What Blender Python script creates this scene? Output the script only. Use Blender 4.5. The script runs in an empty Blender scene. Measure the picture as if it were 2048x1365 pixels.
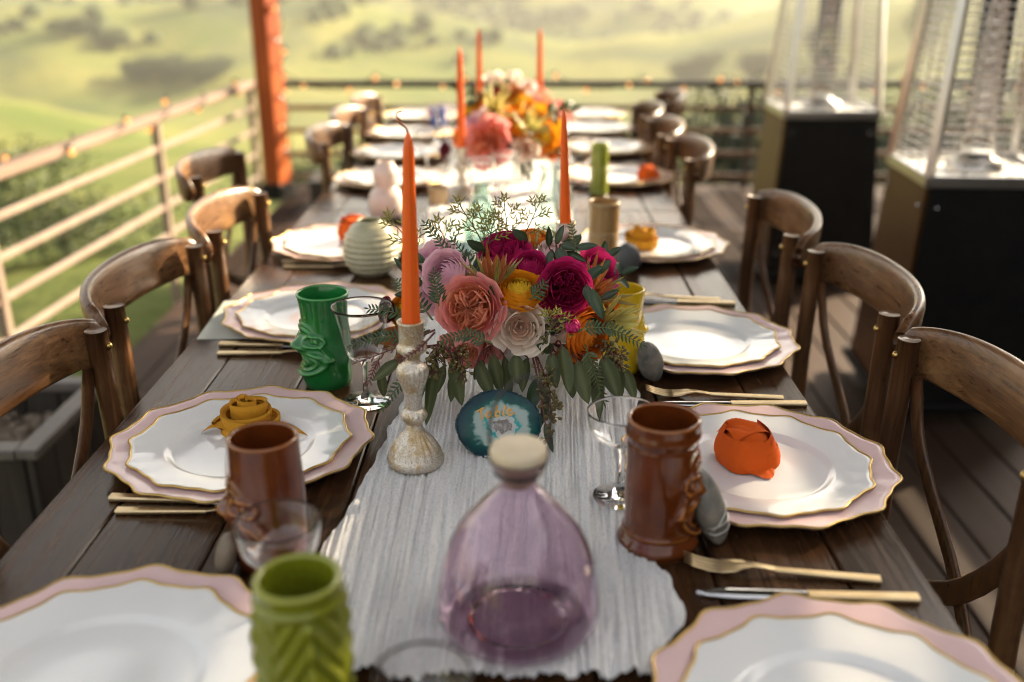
import bpy, math, random
from math import sin, cos, pi, radians, exp, sqrt, atan2
from mathutils import Vector, Matrix, Quaternion, noise

# ------------------------------------------------------------------ camera, light, exposure
scene = bpy.context.scene
cam_data = bpy.data.cameras.new('camera')
cam = bpy.data.objects.new('camera', cam_data)
scene.collection.objects.link(cam)
cam.location = (0, 0, 1.336)
cam.rotation_euler = (radians(90 - 20.36), 0, radians(0.32))
cam_data.sensor_width = 36
cam_data.lens = 35
cam_data.clip_start = 0.05
cam_data.clip_end = 8000
cam_data.dof.use_dof = True
cam_data.dof.focus_distance = 1.33
cam_data.dof.aperture_fstop = 2.0
cam_data.dof.aperture_blades = 9
scene.camera = cam

SUN_AZ, SUN_EL = 53.0, 24.0          # degrees clockwise from +Y, degrees above the horizon
world = bpy.data.worlds.new('World')
scene.world = world
world.use_nodes = True
wn = world.node_tree
wn.nodes.clear()
sky = wn.nodes.new('ShaderNodeTexSky')
sky.sky_type = 'NISHITA'
sky.sun_disc = False
sky.sun_elevation = radians(SUN_EL)
sky.sun_rotation = radians(SUN_AZ)
sky.air_density = 1.0
sky.dust_density = 4.0
sky.ozone_density = 1.0
bg = wn.nodes.new('ShaderNodeBackground')
bg.inputs['Strength'].default_value = 0.066
wo = wn.nodes.new('ShaderNodeOutputWorld')
hs = wn.nodes.new('ShaderNodeHueSaturation')
hs.inputs['Saturation'].default_value = 0.5
wn.links.new(sky.outputs[0], hs.inputs['Color'])
wn.links.new(hs.outputs[0], bg.inputs[0])
wn.links.new(bg.outputs[0], wo.inputs[0])

sun_data = bpy.data.lights.new('sun', 'SUN')
sun_data.energy = 5.0
sun_data.angle = radians(0.6)
sun_data.color = (1.0, 0.81, 0.54)
sun = bpy.data.objects.new('sun', sun_data)
scene.collection.objects.link(sun)
to_sun = Vector((sin(radians(SUN_AZ)) * cos(radians(SUN_EL)), cos(radians(SUN_AZ)) * cos(radians(SUN_EL)), sin(radians(SUN_EL))))
sun.rotation_euler = to_sun.to_track_quat('Z', 'Y').to_euler()
sun.location = (20, 10, 12)

scene.view_settings.view_transform = 'Standard'
scene.view_settings.look = 'None'
scene.view_settings.gamma = 1.0
scene.view_settings.use_curve_mapping = False
scene.view_settings.exposure = 2.4
scene.render.engine = 'CYCLES'
scene.cycles.use_denoising = True
scene.cycles.denoising_prefilter = 'ACCURATE'
scene.cycles.filter_width = 1.0
scene.cycles.max_bounces = 14
scene.cycles.transmission_bounces = 10
scene.cycles.transparent_max_bounces = 16
scene.cycles.volume_bounces = 1
scene.cycles.sample_clamp_indirect = 6.0

# ------------------------------------------------------------------ helpers
COL = scene.collection
rng = random.Random(7)
TAB = 0.75                                # table top height


class MB:
    """collects verts and faces, then becomes ONE mesh object"""
    def __init__(s):
        s.v, s.f, s.m, s.attr = [], [], [], []
        s.mi = 0

    def add(s, vs, fs, attr=None):
        o = len(s.v)
        s.v.extend([tuple(x) for x in vs])
        s.f.extend([tuple(i + o for i in f) for f in fs])
        s.m.extend([s.mi] * len(fs))
        if attr is None:
            attr = [0.0] * len(vs)
        s.attr.extend(attr)
        return s

    def grid(s, rows, close_u=False, attr=None):
        """rows: list of rows of points"""
        n, k = len(rows), len(rows[0])
        vs = [p for r in rows for p in r]
        fs = []
        kk = k if close_u else k - 1
        for i in range(n - 1):
            for j in range(kk):
                j2 = (j + 1) % k
                fs.append((i * k + j, i * k + j2, (i + 1) * k + j2, (i + 1) * k + j))
        return s.add(vs, fs, attr)

    def box(s, c, d, rot=None, bev=0.0):
        hx, hy, hz = d[0] / 2, d[1] / 2, d[2] / 2
        if bev <= 0:
            vs = [Vector((x * hx, y * hy, z * hz)) for z in (-1, 1) for y in (-1, 1) for x in (-1, 1)]
            fs = [(0, 2, 3, 1), (4, 5, 7, 6), (0, 1, 5, 4), (2, 6, 7, 3), (0, 4, 6, 2), (1, 3, 7, 5)]
        else:
            b = min(bev, hx * .9, hy * .9, hz * .9)
            vs, fs, idx = [], [], {}
            for sx in (-1, 1):
                for sy in (-1, 1):
                    for sz in (-1, 1):
                        for ax in range(3):
                            q = [sx * (hx - b), sy * (hy - b), sz * (hz - b)]
                            q[ax] += (sx, sy, sz)[ax] * b
                            idx[(sx, sy, sz, ax)] = len(vs)
                            vs.append(Vector(q))
            for ax in range(3):
                a1, a2 = [(1, 2), (2, 0), (0, 1)][ax]
                for sg in (-1, 1):
                    q = []
                    for u, w in ((-1, -1), (1, -1), (1, 1), (-1, 1)):
                        k = [0, 0, 0]
                        k[ax], k[a1], k[a2] = sg, u, w
                        q.append(idx[(k[0], k[1], k[2], ax)])
                    fs.append(tuple(q if sg > 0 else q[::-1]))
            for ax in range(3):
                a1, a2 = [(1, 2), (2, 0), (0, 1)][ax]
                for u in (-1, 1):
                    for w in (-1, 1):
                        q = []
                        for sg, aa in ((-1, a1), (1, a1), (1, a2), (-1, a2)):
                            k = [0, 0, 0]
                            k[ax], k[a1], k[a2] = sg, u, w
                            q.append(idx[(k[0], k[1], k[2], aa)])
                        fs.append(tuple(q if u * w > 0 else q[::-1]))
            for sx in (-1, 1):
                for sy in (-1, 1):
                    for sz in (-1, 1):
                        q = [idx[(sx, sy, sz, a)] for a in range(3)]
                        fs.append(tuple(q if sx * sy * sz > 0 else q[::-1]))
        if rot is not None:
            vs = [rot @ x for x in vs]
        c = Vector(c)
        return s.add([x + c for x in vs], fs)

    def lathe(s, prof, n=32, fn=None, cap0=False, cap1=False, at=(0, 0, 0)):
        rows = []
        for (r, z) in prof:
            row = []
            for j in range(n):
                t = 2 * pi * j / n
                rr = fn(r, z, t) if fn else r
                row.append((at[0] + rr * cos(t), at[1] + rr * sin(t), at[2] + z))
            rows.append(row)
        o = len(s.v)
        s.grid(rows, True)
        if cap0:
            s.f.append(tuple(o + j for j in reversed(range(n)))); s.m.append(s.mi)
        if cap1:
            b = o + (len(prof) - 1) * n
            s.f.append(tuple(b + j for j in range(n))); s.m.append(s.mi)
        return s

    def tube(s, pts, rad, n=8, cap=True, flat=1.0, up=None):
        """sweep of a circle (or ellipse: flat scales the second axis) along pts"""
        pts = [Vector(q) for q in pts]
        if not hasattr(rad, '__len__'):
            rad = [rad] * len(pts)
        up = Vector(up) if up else Vector((0.13, 0.21, 1))
        rows, prev = [], None
        for i, q in enumerate(pts):
            d = (pts[min(i + 1, len(pts) - 1)] - pts[max(i - 1, 0)])
            if d.length < 1e-9:
                d = Vector((0, 0, 1))
            d.normalize()
            if prev is None:
                a = d.cross(up)
                if a.length < 1e-4:
                    a = d.cross(Vector((1, 0, 0)))
            else:
                a = prev - d * prev.dot(d)
                if a.length < 1e-6:
                    a = d.cross(up)
            a.normalize()
            prev = a
            b = a.cross(d)
            rows.append([q + a * (rad[i] * cos(2 * pi * j / n)) + b * (rad[i] * flat * sin(2 * pi * j / n)) for j in range(n)])
        o = len(s.v)
        s.grid(rows, True)
        if cap:
            s.f.append(tuple(o + j for j in range(n))); s.m.append(s.mi)
            b0 = o + (len(pts) - 1) * n
            s.f.append(tuple(b0 + j for j in reversed(range(n)))); s.m.append(s.mi)
        return s

    def blob(s, c, r, nu=8, nv=6, fn=None, rot=None):
        """ellipsoid, fn(dir) scales the radius"""
        c = Vector(c)
        if not hasattr(r, '__len__'):
            r = (r, r, r)
        rows = []
        for i in range(nv + 1):
            a = -pi / 2 + pi * i / nv
            a = max(-pi / 2 + .02, min(pi / 2 - .02, a))
            row = []
            for j in range(nu):
                t = 2 * pi * j / nu
                d = Vector((cos(a) * cos(t), cos(a) * sin(t), sin(a)))
                k = fn(d) if fn else 1.0
                q = Vector((d.x * r[0] * k, d.y * r[1] * k, d.z * r[2] * k))
                if rot is not None:
                    q = rot @ q
                row.append(c + q)
            rows.append(row)
        o = len(s.v)
        s.grid(rows, True)
        s.f.append(tuple(o + j for j in reversed(range(nu)))); s.m.append(s.mi)
        b = o + nv * nu
        s.f.append(tuple(b + j for j in range(nu))); s.m.append(s.mi)
        return s

    def mesh(s, name, mat, smooth=True, attr=None):
        me = bpy.data.meshes.new(name)
        me.from_pydata(s.v, [], s.f)
        mats = mat if isinstance(mat, (list, tuple)) else [mat]
        for m in mats:
            me.materials.append(m)
        if len(mats) > 1:
            me.polygons.foreach_set('material_index', s.m)
        if smooth:
            me.polygons.foreach_set('use_smooth', [True] * len(me.polygons))
        if attr:
            at = me.attributes.new(attr, 'FLOAT', 'POINT')
            at.data.foreach_set('value', s.attr)
        me.update()
        return me

    def build(s, name, mat, parent=None, smooth=True, attr=None, sharp=None):
        me = s.mesh(name, mat, smooth, attr)
        if sharp is not None:
            me.set_sharp_from_angle(angle=radians(sharp))
        return link(name, me, parent)


def link(name, me, parent=None, mat4=None):
    o = bpy.data.objects.new(name, me)
    COL.objects.link(o)
    if parent is not None:
        o.parent = parent
    if mat4 is not None:
        o.matrix_basis = mat4
    return o


def tag(o, label, cat, group=None):
    o['label'] = label
    o['category'] = cat
    if group:
        o['group'] = group
    return o


def thing(name, label, cat, loc=(0, 0, 0), rz=0.0, group=None):
    o = bpy.data.objects.new(name, None)
    o.empty_display_size = .05
    COL.objects.link(o)
    o.location = loc
    o.rotation_euler = (0, 0, rz)
    return tag(o, label, cat, group)


def stuff(o):
    o['kind'] = 'stuff'
    return o


def struct(o):
    o['kind'] = 'structure'
    return o


def dup(root, loc, rz, label, group=None):
    """copy a thing with its parts and their sub-parts"""
    r = root.copy(); COL.objects.link(r)
    r.location = loc
    r.rotation_euler = (root.rotation_euler[0], root.rotation_euler[1], rz)
    r['label'] = label
    if group:
        r['group'] = group
    for ch in list(root.children):
        c = ch.copy(); COL.objects.link(c); c.parent = r
        for g in ch.children:
            d = g.copy(); COL.objects.link(d); d.parent = c
    return r


def lerp(a, b, t):
    return a + (b - a) * t


def smooth(a, b, x):
    t = max(0.0, min(1.0, (x - a) / (b - a)))
    return t * t * (3 - 2 * t)


def curve(pts, n):
    """Catmull-Rom through pts, n samples"""
    P = [Vector(q) for q in pts]
    P = [P[0] * 2 - P[1]] + P + [P[-1] * 2 - P[-2]]
    out, segs = [], len(P) - 3
    for i in range(n):
        t = i / (n - 1) * segs
        k = min(int(t), segs - 1); t -= k
        a, b, c, d = P[k:k + 4]
        out.append(.5 * ((2 * b) + (c - a) * t + (2 * a - 5 * b + 4 * c - d) * t * t + (3 * b - a - 3 * c + d) * t ** 3))
    return out


# ------------------------------------------------------------------ materials
class M:
    pass


def new_mat(name):
    m = bpy.data.materials.new(name)
    m.use_nodes = True
    nt = m.node_tree
    nt.nodes.clear()
    out = nt.nodes.new('ShaderNodeOutputMaterial')
    b = nt.nodes.new('ShaderNodeBsdfPrincipled')
    nt.links.new(b.outputs[0], out.inputs[0])
    return m, nt, b, out


def coords(nt, scale=(1, 1, 1), rand=True, rot=(0, 0, 0)):
    tc = nt.nodes.new('ShaderNodeTexCoord')
    mp = nt.nodes.new('ShaderNodeMapping')
    mp.inputs['Scale'].default_value = scale
    mp.inputs['Rotation'].default_value = rot
    src = tc.outputs['Object']
    if rand:
        oi = nt.nodes.new('ShaderNodeObjectInfo')
        mu = nt.nodes.new('ShaderNodeVectorMath'); mu.operation = 'SCALE'
        mu.inputs[0].default_value = (7.3, 3.1, 5.7)
        nt.links.new(oi.outputs['Random'], mu.inputs['Scale'])
        ad = nt.nodes.new('ShaderNodeVectorMath'); ad.operation = 'ADD'
        nt.links.new(src, ad.inputs[0]); nt.links.new(mu.outputs[0], ad.inputs[1])
        src = ad.outputs[0]
    nt.links.new(src, mp.inputs[0])
    return mp.outputs[0]


def noise_tex(nt, vec, scale, detail=4, rough=.55, dist=0.0):
    n = nt.nodes.new('ShaderNodeTexNoise')
    n.inputs['Scale'].default_value = scale
    n.inputs['Detail'].default_value = detail
    n.inputs['Roughness'].default_value = rough
    n.inputs['Distortion'].default_value = dist
    nt.links.new(vec, n.inputs['Vector'])
    return n.outputs['Fac']


def ramp(nt, fac, stops):
    r = nt.nodes.new('ShaderNodeValToRGB')
    e = r.color_ramp.elements
    while len(e) > 1:
        e.remove(e[-1])
    e[0].position = stops[0][0]
    e[0].color = (*stops[0][1], 1)
    for q, c in stops[1:]:
        k = e.new(q); k.color = (*c, 1)
    nt.links.new(fac, r.inputs[0])
    return r.outputs[0]


def mixc(nt, fac, a, b, mode='MIX'):
    m = nt.nodes.new('ShaderNodeMix'); m.data_type = 'RGBA'; m.blend_type = mode
    for v, k in ((fac, 0), (a, 6), (b, 7)):
        if hasattr(v, 'is_linked'):
            nt.links.new(v, m.inputs[k])
        elif k == 0:
            m.inputs[0].default_value = v
        else:
            m.inputs[k].default_value = (*v[:3], 1)
    return m.outputs[2]


def maprange(nt, v, a, b, c, d):
    m = nt.nodes.new('ShaderNodeMapRange')
    nt.links.new(v, m.inputs[0])
    for i, x in enumerate((a, b, c, d)):
        m.inputs[i + 1].default_value = x
    return m.outputs[0]


def bump(nt, b, h, strength=.3, dist=.002):
    k = nt.nodes.new('ShaderNodeBump')
    k.inputs['Strength'].default_value = strength
    k.inputs['Distance'].default_value = dist
    nt.links.new(h, k.inputs['Height'])
    nt.links.new(k.outputs[0], b.inputs['Normal'])


def simple(name, c, rough=.5, metal=0., coat=0., c2=None, vs=20., bs=0., bscale=200., trans=0., sss=0., spec=.5, ior=1.5, bdist=.001):
    m, nt, b, out = new_mat(name)
    vec = None
    if c2 or bs:
        vec = coords(nt)
    if c2:
        f = noise_tex(nt, vec, vs, 5, .6)
        f = maprange(nt, f, .3, .7, 0, 1)
        nt.links.new(mixc(nt, f, c, c2), b.inputs['Base Color'])
    else:
        b.inputs['Base Color'].default_value = (*c, 1)
    b.inputs['Roughness'].default_value = rough
    b.inputs['Metallic'].default_value = metal
    b.inputs['Specular IOR Level'].default_value = spec
    b.inputs['IOR'].default_value = ior
    b.inputs['Transmission Weight'].default_value = trans
    if coat:
        b.inputs['Coat Weight'].default_value = coat
        b.inputs['Coat Roughness'].default_value = .06
    if sss:
        b.inputs['Subsurface Weight'].default_value = sss
        b.inputs['Subsurface Radius'].default_value = (.01, .004, .002)
        b.inputs['Subsurface Scale'].default_value = .5
    if bs:
        bump(nt, b, noise_tex(nt, vec, bscale, 3, .6), bs, bdist)
    return m


def wood(name, dark, mid, light, axis, rough=(.25, .45), scale=1.0, bs=.35, coat=0.0, worn=None, spec=.5):
    m, nt, b, out = new_mat(name)
    st = [26 * scale] * 3; st[axis] = 1.3 * scale
    vec = coords(nt, tuple(st))
    g = noise_tex(nt, vec, 3.0, 8, .62, .8)
    st2 = [7 * scale] * 3; st2[axis] = 1.0 * scale
    v2 = coords(nt, tuple(st2))
    g2 = noise_tex(nt, v2, 1.2, 4, .55, .3)
    c1 = ramp(nt, g, [(.3, dark), (.52, mid), (.72, light)])
    c2 = mixc(nt, maprange(nt, g2, .35, .68, 0, .75), c1, dark)
    v3 = coords(nt, (1, 1, 1))
    if worn:
        g3 = noise_tex(nt, v3, 9, 5, .65)
        c2 = mixc(nt, maprange(nt, g3, .54, .74, 0, .6), c2, worn)
    nt.links.new(c2, b.inputs['Base Color'])
    b.inputs['Specular IOR Level'].default_value = spec
    nt.links.new(maprange(nt, g, .3, .75, rough[0], rough[1]), b.inputs['Roughness'])
    if coat:
        b.inputs['Coat Weight'].default_value = coat
        b.inputs['Coat Roughness'].default_value = .22
    st4 = [110 * scale] * 3; st4[axis] = 3 * scale
    bump(nt, b, noise_tex(nt, coords(nt, tuple(st4)), 2.2, 4, .6), bs, .0012)
    return m


def glaze(name, c, edge, rough=.12, deep=None):
    """glazed ceramic: the glaze is thinner and paler where it breaks over raised edges"""
    m, nt, b, out = new_mat(name)
    vec = coords(nt)
    g = nt.nodes.new('ShaderNodeNewGeometry')
    f = maprange(nt, g.outputs['Pointiness'], .512, .56, 0, 1)
    n1 = noise_tex(nt, vec, 22, 5, .6)
    base = mixc(nt, maprange(nt, n1, .3, .7, 0, 1), c, deep or tuple(x * .6 for x in c))
    nt.links.new(mixc(nt, f, base, edge), b.inputs['Base Color'])
    b.inputs['Roughness'].default_value = rough
    b.inputs['Coat Weight'].default_value = .2
    b.inputs['Coat Roughness'].default_value = .05
    bump(nt, b, noise_tex(nt, vec, 60, 3, .5), .15, .001)
    return m


def petal_mat(name, base, edge, rough=.55, mottle=.25):
    m, nt, b, out = new_mat(name)
    a = nt.nodes.new('ShaderNodeAttribute'); a.attribute_name = 'along'
    vec = coords(nt)
    n1 = noise_tex(nt, vec, 60, 4, .6)
    c = mixc(nt, a.outputs['Fac'], base, edge)
    dk = mixc(nt, .5, c, tuple(x * .55 for x in base))
    c = mixc(nt, maprange(nt, n1, .45, .75, 0, mottle), c, dk)
    nt.links.new(c, b.inputs['Base Color'])
    b.inputs['Roughness'].default_value = rough
    b.inputs['Specular IOR Level'].default_value = .3
    tr = nt.nodes.new('ShaderNodeBsdfTranslucent')
    nt.links.new(c, tr.inputs[0])
    mx = nt.nodes.new('ShaderNodeMixShader'); mx.inputs[0].default_value = .28
    nt.links.new(b.outputs[0], mx.inputs[1]); nt.links.new(tr.outputs[0], mx.inputs[2])
    nt.links.new(mx.outputs[0], out.inputs[0])
    v2 = coords(nt, (1, 1, .25))
    bump(nt, b, noise_tex(nt, v2, 260, 3, .5), .25, .0006)
    return m


def leaf_mat(name, c, c2, rib, rough=.5, transl=.15):
    m, nt, b, out = new_mat(name)
    a = nt.nodes.new('ShaderNodeAttribute'); a.attribute_name = 'along'
    vec = coords(nt)
    oi = nt.nodes.new('ShaderNodeObjectInfo')
    n1 = noise_tex(nt, vec, 70, 4, .6)
    k = nt.nodes.new('ShaderNodeMath'); k.operation = 'ADD'
    nt.links.new(n1, k.inputs[0])
    nt.links.new(maprange(nt, oi.outputs['Random'], 0, 1, -.25, .25), k.inputs[1])
    cc = mixc(nt, maprange(nt, k.outputs[0], .2, .8, 0, 1), c, c2)
    cc = mixc(nt, a.outputs['Fac'], cc, rib)
    nt.links.new(cc, b.inputs['Base Color'])
    b.inputs['Roughness'].default_value = rough
    tr = nt.nodes.new('ShaderNodeBsdfTranslucent')
    nt.links.new(cc, tr.inputs[0])
    mx = nt.nodes.new('ShaderNodeMixShader'); mx.inputs[0].default_value = transl
    nt.links.new(b.outputs[0], mx.inputs[1]); nt.links.new(tr.outputs[0], mx.inputs[2])
    nt.links.new(mx.outputs[0], out.inputs[0])
    bump(nt, b, noise_tex(nt, vec, 180, 3, .6), .2, .0006)
    return m


def glass(name, c=(1, 1, 1), rough=0.0, ior=1.47, ripple=0.0):
    m, nt, b, out = new_mat(name)
    b.inputs['Base Color'].default_value = (*c, 1)
    b.inputs['Transmission Weight'].default_value = 1
    b.inputs['Roughness'].default_value = rough
    b.inputs['IOR'].default_value = ior
    if ripple:
        bump(nt, b, noise_tex(nt, coords(nt), 34, 3, .5), ripple, .004)
    return m


M.table = wood('dark_table_wood', (.020, .008, .003), (.060, .027, .011), (.115, .055, .024), 1, (.14, .30), 1.0, .3, 0, None, .3)
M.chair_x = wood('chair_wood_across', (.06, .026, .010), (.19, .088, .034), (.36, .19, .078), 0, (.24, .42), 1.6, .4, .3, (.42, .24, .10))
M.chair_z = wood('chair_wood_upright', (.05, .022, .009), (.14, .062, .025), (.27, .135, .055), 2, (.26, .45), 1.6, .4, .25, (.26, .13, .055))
M.deck = wood('deck_board_wood', (.040, .021, .013), (.050, .027, .017), (.062, .034, .021), 1, (.55, .75), .6, .3, 0, None, .2)
M.rust = wood('weathered_post_paint', (.22, .034, .005), (.42, .085, .010), (.56, .16, .022), 2, (.55, .75), .7, .3, 0, None, .2)
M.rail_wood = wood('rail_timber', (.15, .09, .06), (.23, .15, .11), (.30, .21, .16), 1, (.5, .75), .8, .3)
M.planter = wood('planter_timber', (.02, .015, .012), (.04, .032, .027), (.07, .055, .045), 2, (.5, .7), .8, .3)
M.plate = simple('white_porcelain', (.80, .80, .80), .13, coat=.5, c2=(.76, .77, .78), vs=8)
M.charger = simple('pink_lacquer', (.74, .54, .54), .22, coat=.4, c2=(.70, .50, .505), vs=12)
M.gold = simple('gold_rim', (.62, .43, .16), .28, 1.0, c2=(.50, .34, .11), vs=30)
M.cutlery = simple('brushed_gold', (.84, .66, .40), .36, 1.0, c2=(.70, .52, .28), vs=40, bs=.1, bscale=300)
M.steel = simple('polished_steel', (.62, .62, .62), .2, 1.0, c2=(.52, .52, .52), vs=20)
M.blade = simple('knife_steel', (.72, .72, .74), .12, 1.0)
M.wax = simple('orange_wax', (.86, .14, .008), .42, c2=(.80, .11, .006), vs=6, sss=.25, bs=.12, bscale=35)
M.wick = simple('wick_cord', (.40, .10, .05), .8)
M.mustard = simple('mustard_cotton', (.56, .27, .022), .85, c2=(.50, .23, .016), vs=9, bs=.55, bscale=75, spec=.2, bdist=.0022)
M.orange_cloth = simple('orange_cotton', (.66, .10, .008), .85, c2=(.58, .085, .007), vs=9, bs=.55, bscale=75, spec=.2, bdist=.0022)
M.stone = simple('river_stone', (.10, .105, .10), .6, c2=(.27, .25, .21), vs=55, bs=.3, bscale=160)
M.stone_pale = simple('pale_river_stone', (.22, .17, .12), .62, c2=(.15, .12, .09), vs=26, bs=.3, bscale=160)
M.stone_dark = simple('dark_river_stone', (.07, .075, .08), .6, c2=(.11, .11, .11), vs=26, bs=.3, bscale=160)
M.wire = simple('silver_wire', (.6, .6, .58), .35, 1.0)
M.black_wire = simple('black_wire', (.012, .012, .012), .4)
M.green_glaze = glaze('green_glaze', (.014, .19, .040), (.09, .36, .10), .13, (.008, .12, .022))
M.amber = glaze('amber_brown_glaze', (.155, .036, .006), (.36, .125, .018), .10, (.085, .018, .004))
M.lime = glaze('lime_glaze', (.20, .225, .012), (.36, .38, .045), .16, (.15, .17, .01))
M.sage = glaze('sage_cream_glaze', (.52, .48, .33), (.62, .59, .44), .3, (.40, .39, .24))
M.bamboo = glaze('bamboo_brown_glaze', (.31, .19, .075), (.38, .25, .11), .3, (.26, .15, .055))
M.yellow = glaze('yellow_glaze', (.70, .48, .015), (.75, .55, .05), .2, (.62, .42, .012))
M.olive = glaze('olive_bamboo_glaze', (.34, .36, .05), (.5, .5, .12), .25, (.17, .24, .02))
M.blush = glaze('blush_glaze', (.72, .60, .54), (.8, .74, .7), .25, (.70, .52, .45))
M.blue = glaze('blue_glaze', (.02, .06, .34), (.1, .16, .5), .25, (.01, .04, .24))
M.tan = glaze('tan_glaze', (.42, .30, .17), (.5, .4, .25), .3, (.36, .24, .13))
M.vase = simple('white_bisque', (.74, .73, .70), .5, c2=(.68, .67, .64), vs=14, bs=.15, bscale=120)
M.clear = glass('clear_glass')
M.purple = glass('violet_glass', (.90, .77, .87), ripple=.22)
M.aqua = glass('aqua_glass', (.84, .94, .91))
M.sea = glass('sea_green_glass', (.66, .82, .77), .02)
M.cork = simple('stopper_wood', (.74, .64, .48), .55, c2=(.62, .50, .34), vs=45, bs=.2, bscale=90)
M.black_metal = simple('black_powder_coat', (.005, .005, .005), .55, c2=(.010, .010, .009), vs=14, bs=.1, bscale=400, spec=.12)
M.bronze = simple('bronze_side_panel', (.11, .048, .012), .42, .92, c2=(.08, .036, .010), vs=10, bs=.1, bscale=300)
M.heat_steel = simple('brushed_stainless', (.55, .54, .53), .3, 1.0, c2=(.46, .45, .44), vs=30)
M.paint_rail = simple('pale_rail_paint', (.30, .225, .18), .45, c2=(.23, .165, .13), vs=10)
M.rim = simple('grey_rim', (.16, .14, .125), .5, c2=(.11, .10, .09), vs=10)
M.burner = simple('burner_white', (.78, .77, .74), .35)
M.bulb = None
mb_, nt_, b_, o_ = new_mat('warm_bulb')
b_.inputs['Base Color'].default_value = (.9, .35, .1, 1)
b_.inputs['Emission Color'].default_value = (1, .42, .13, 1)
b_.inputs['Emission Strength'].default_value = 0.25
b_.inputs['Roughness'].default_value = .08
M.bulb = mb_
M.cable = simple('dark_cable', (.02, .022, .015), .6)
M.bark = simple('bark', (.10, .075, .055), .85, c2=(.06, .045, .035), vs=12, bs=.5, bscale=60)
M.stem = simple('green_stem', (.10, .13, .04), .6, c2=(.07, .09, .03), vs=30)
M.red_stem = simple('red_stem', (.14, .035, .03), .6, c2=(.09, .03, .025), vs=30)
M.seed = simple('eucalyptus_seed', (.17, .115, .035), .55, c2=(.10, .10, .03), vs=60)
M.euca = leaf_mat('eucalyptus_leaf', (.048, .066, .018), (.085, .104, .036), (.12, .14, .055), .6, .12)
M.darkleaf = leaf_mat('dark_leaf', (.014, .038, .014), (.032, .066, .026), (.05, .08, .045), .38)
M.fern = leaf_mat('fern_leaflet', (.022, .056, .016), (.05, .098, .030), (.06, .1, .04), .45)
M.redfern = leaf_mat('maroon_leaflet', (.085, .018, .02), (.13, .035, .03), (.15, .05, .04), .5)
M.wax_leaf = leaf_mat('wax_flower_needle', (.36, .34, .06), (.46, .42, .10), (.4, .38, .1), .5, .3)
M.bract_green = leaf_mat('green_bract', (.26, .25, .055), (.32, .22, .06), (.34, .33, .1), .45, .2)
M.bract_red = leaf_mat('red_bract', (.36, .085, .03), (.42, .17, .04), (.4, .16, .05), .45, .2)
M.bract_yellow = leaf_mat('yellow_bract', (.56, .50, .13), (.62, .50, .16), (.6, .55, .2), .45, .25)
M.bush = leaf_mat('bush_leaf', (.030, .050, .016), (.075, .095, .028), (.08, .1, .03), .55, .2)
M.bush_dark = leaf_mat('dark_bush_leaf', (.012, .024, .012), (.03, .045, .018), (.04, .05, .02), .55, .15)

# ------------------------------------------------------------------ terrain
def bump2(x, y, cx, cy, sx, sy, h, a=0.0):
    dx, dy = x - cx, y - cy
    u = dx * cos(a) + dy * sin(a); w = -dx * sin(a) + dy * cos(a)
    return h * exp(-(u * u) / (2 * sx * sx) - (w * w) / (2 * sy * sy))


def ground(x, y):
    dx = max(0.0, abs(x - 1.0) - 3.4); dy = max(0.0, y - 6.7, -3 - y)
    d = sqrt(dx * dx + dy * dy)
    z = -.75 - 42 * (1 - exp(-d / 170.0))
    z += bump2(x, y, -82, 92, 44, 30, 15.5, -.35)
    z += bump2(x, y, -46, 262, 46, 46, 19, .3)
    z += bump2(x, y, -150, 250, 60, 50, 26, .4)
    z += bump2(x, y, 78, 236, 52, 50, 22, -.3)
    z += bump2(x, y, 170, 230, 60, 60, 28)
    z += bump2(x, y, -230, 480, 120, 90, 44, .3)
    z += bump2(x, y, -60, 470, 80, 60, 30, -.4)
    z += bump2(x, y, 70, 560, 120, 80, 44, .25)
    z += bump2(x, y, 300, 560, 150, 110, 66)
    z += bump2(x, y, -150, 820, 320, 140, 92)
    z += bump2(x, y, 180, 900, 260, 150, 100, .3)
    r0 = sqrt(x * x + y * y)
    z += smooth(600, 1400, r0) * 120
    k = smooth(25, 160, d)
    z += k * 9.0 * (noise.noise(Vector((x / 62, y / 62, 3.1)))) + k * 3.0 * noise.noise(Vector((x / 19, y / 19, 1.7)))
    k2 = smooth(180, 420, d)
    z += k2 * 30 * (abs(noise.noise(Vector((x / 120, y / 120, 9.2)))) - .2)
    z += .10 * noise.noise(Vector((x / 1.7, y / 1.7, 5))) * smooth(0, 2, d)
    return z


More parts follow.
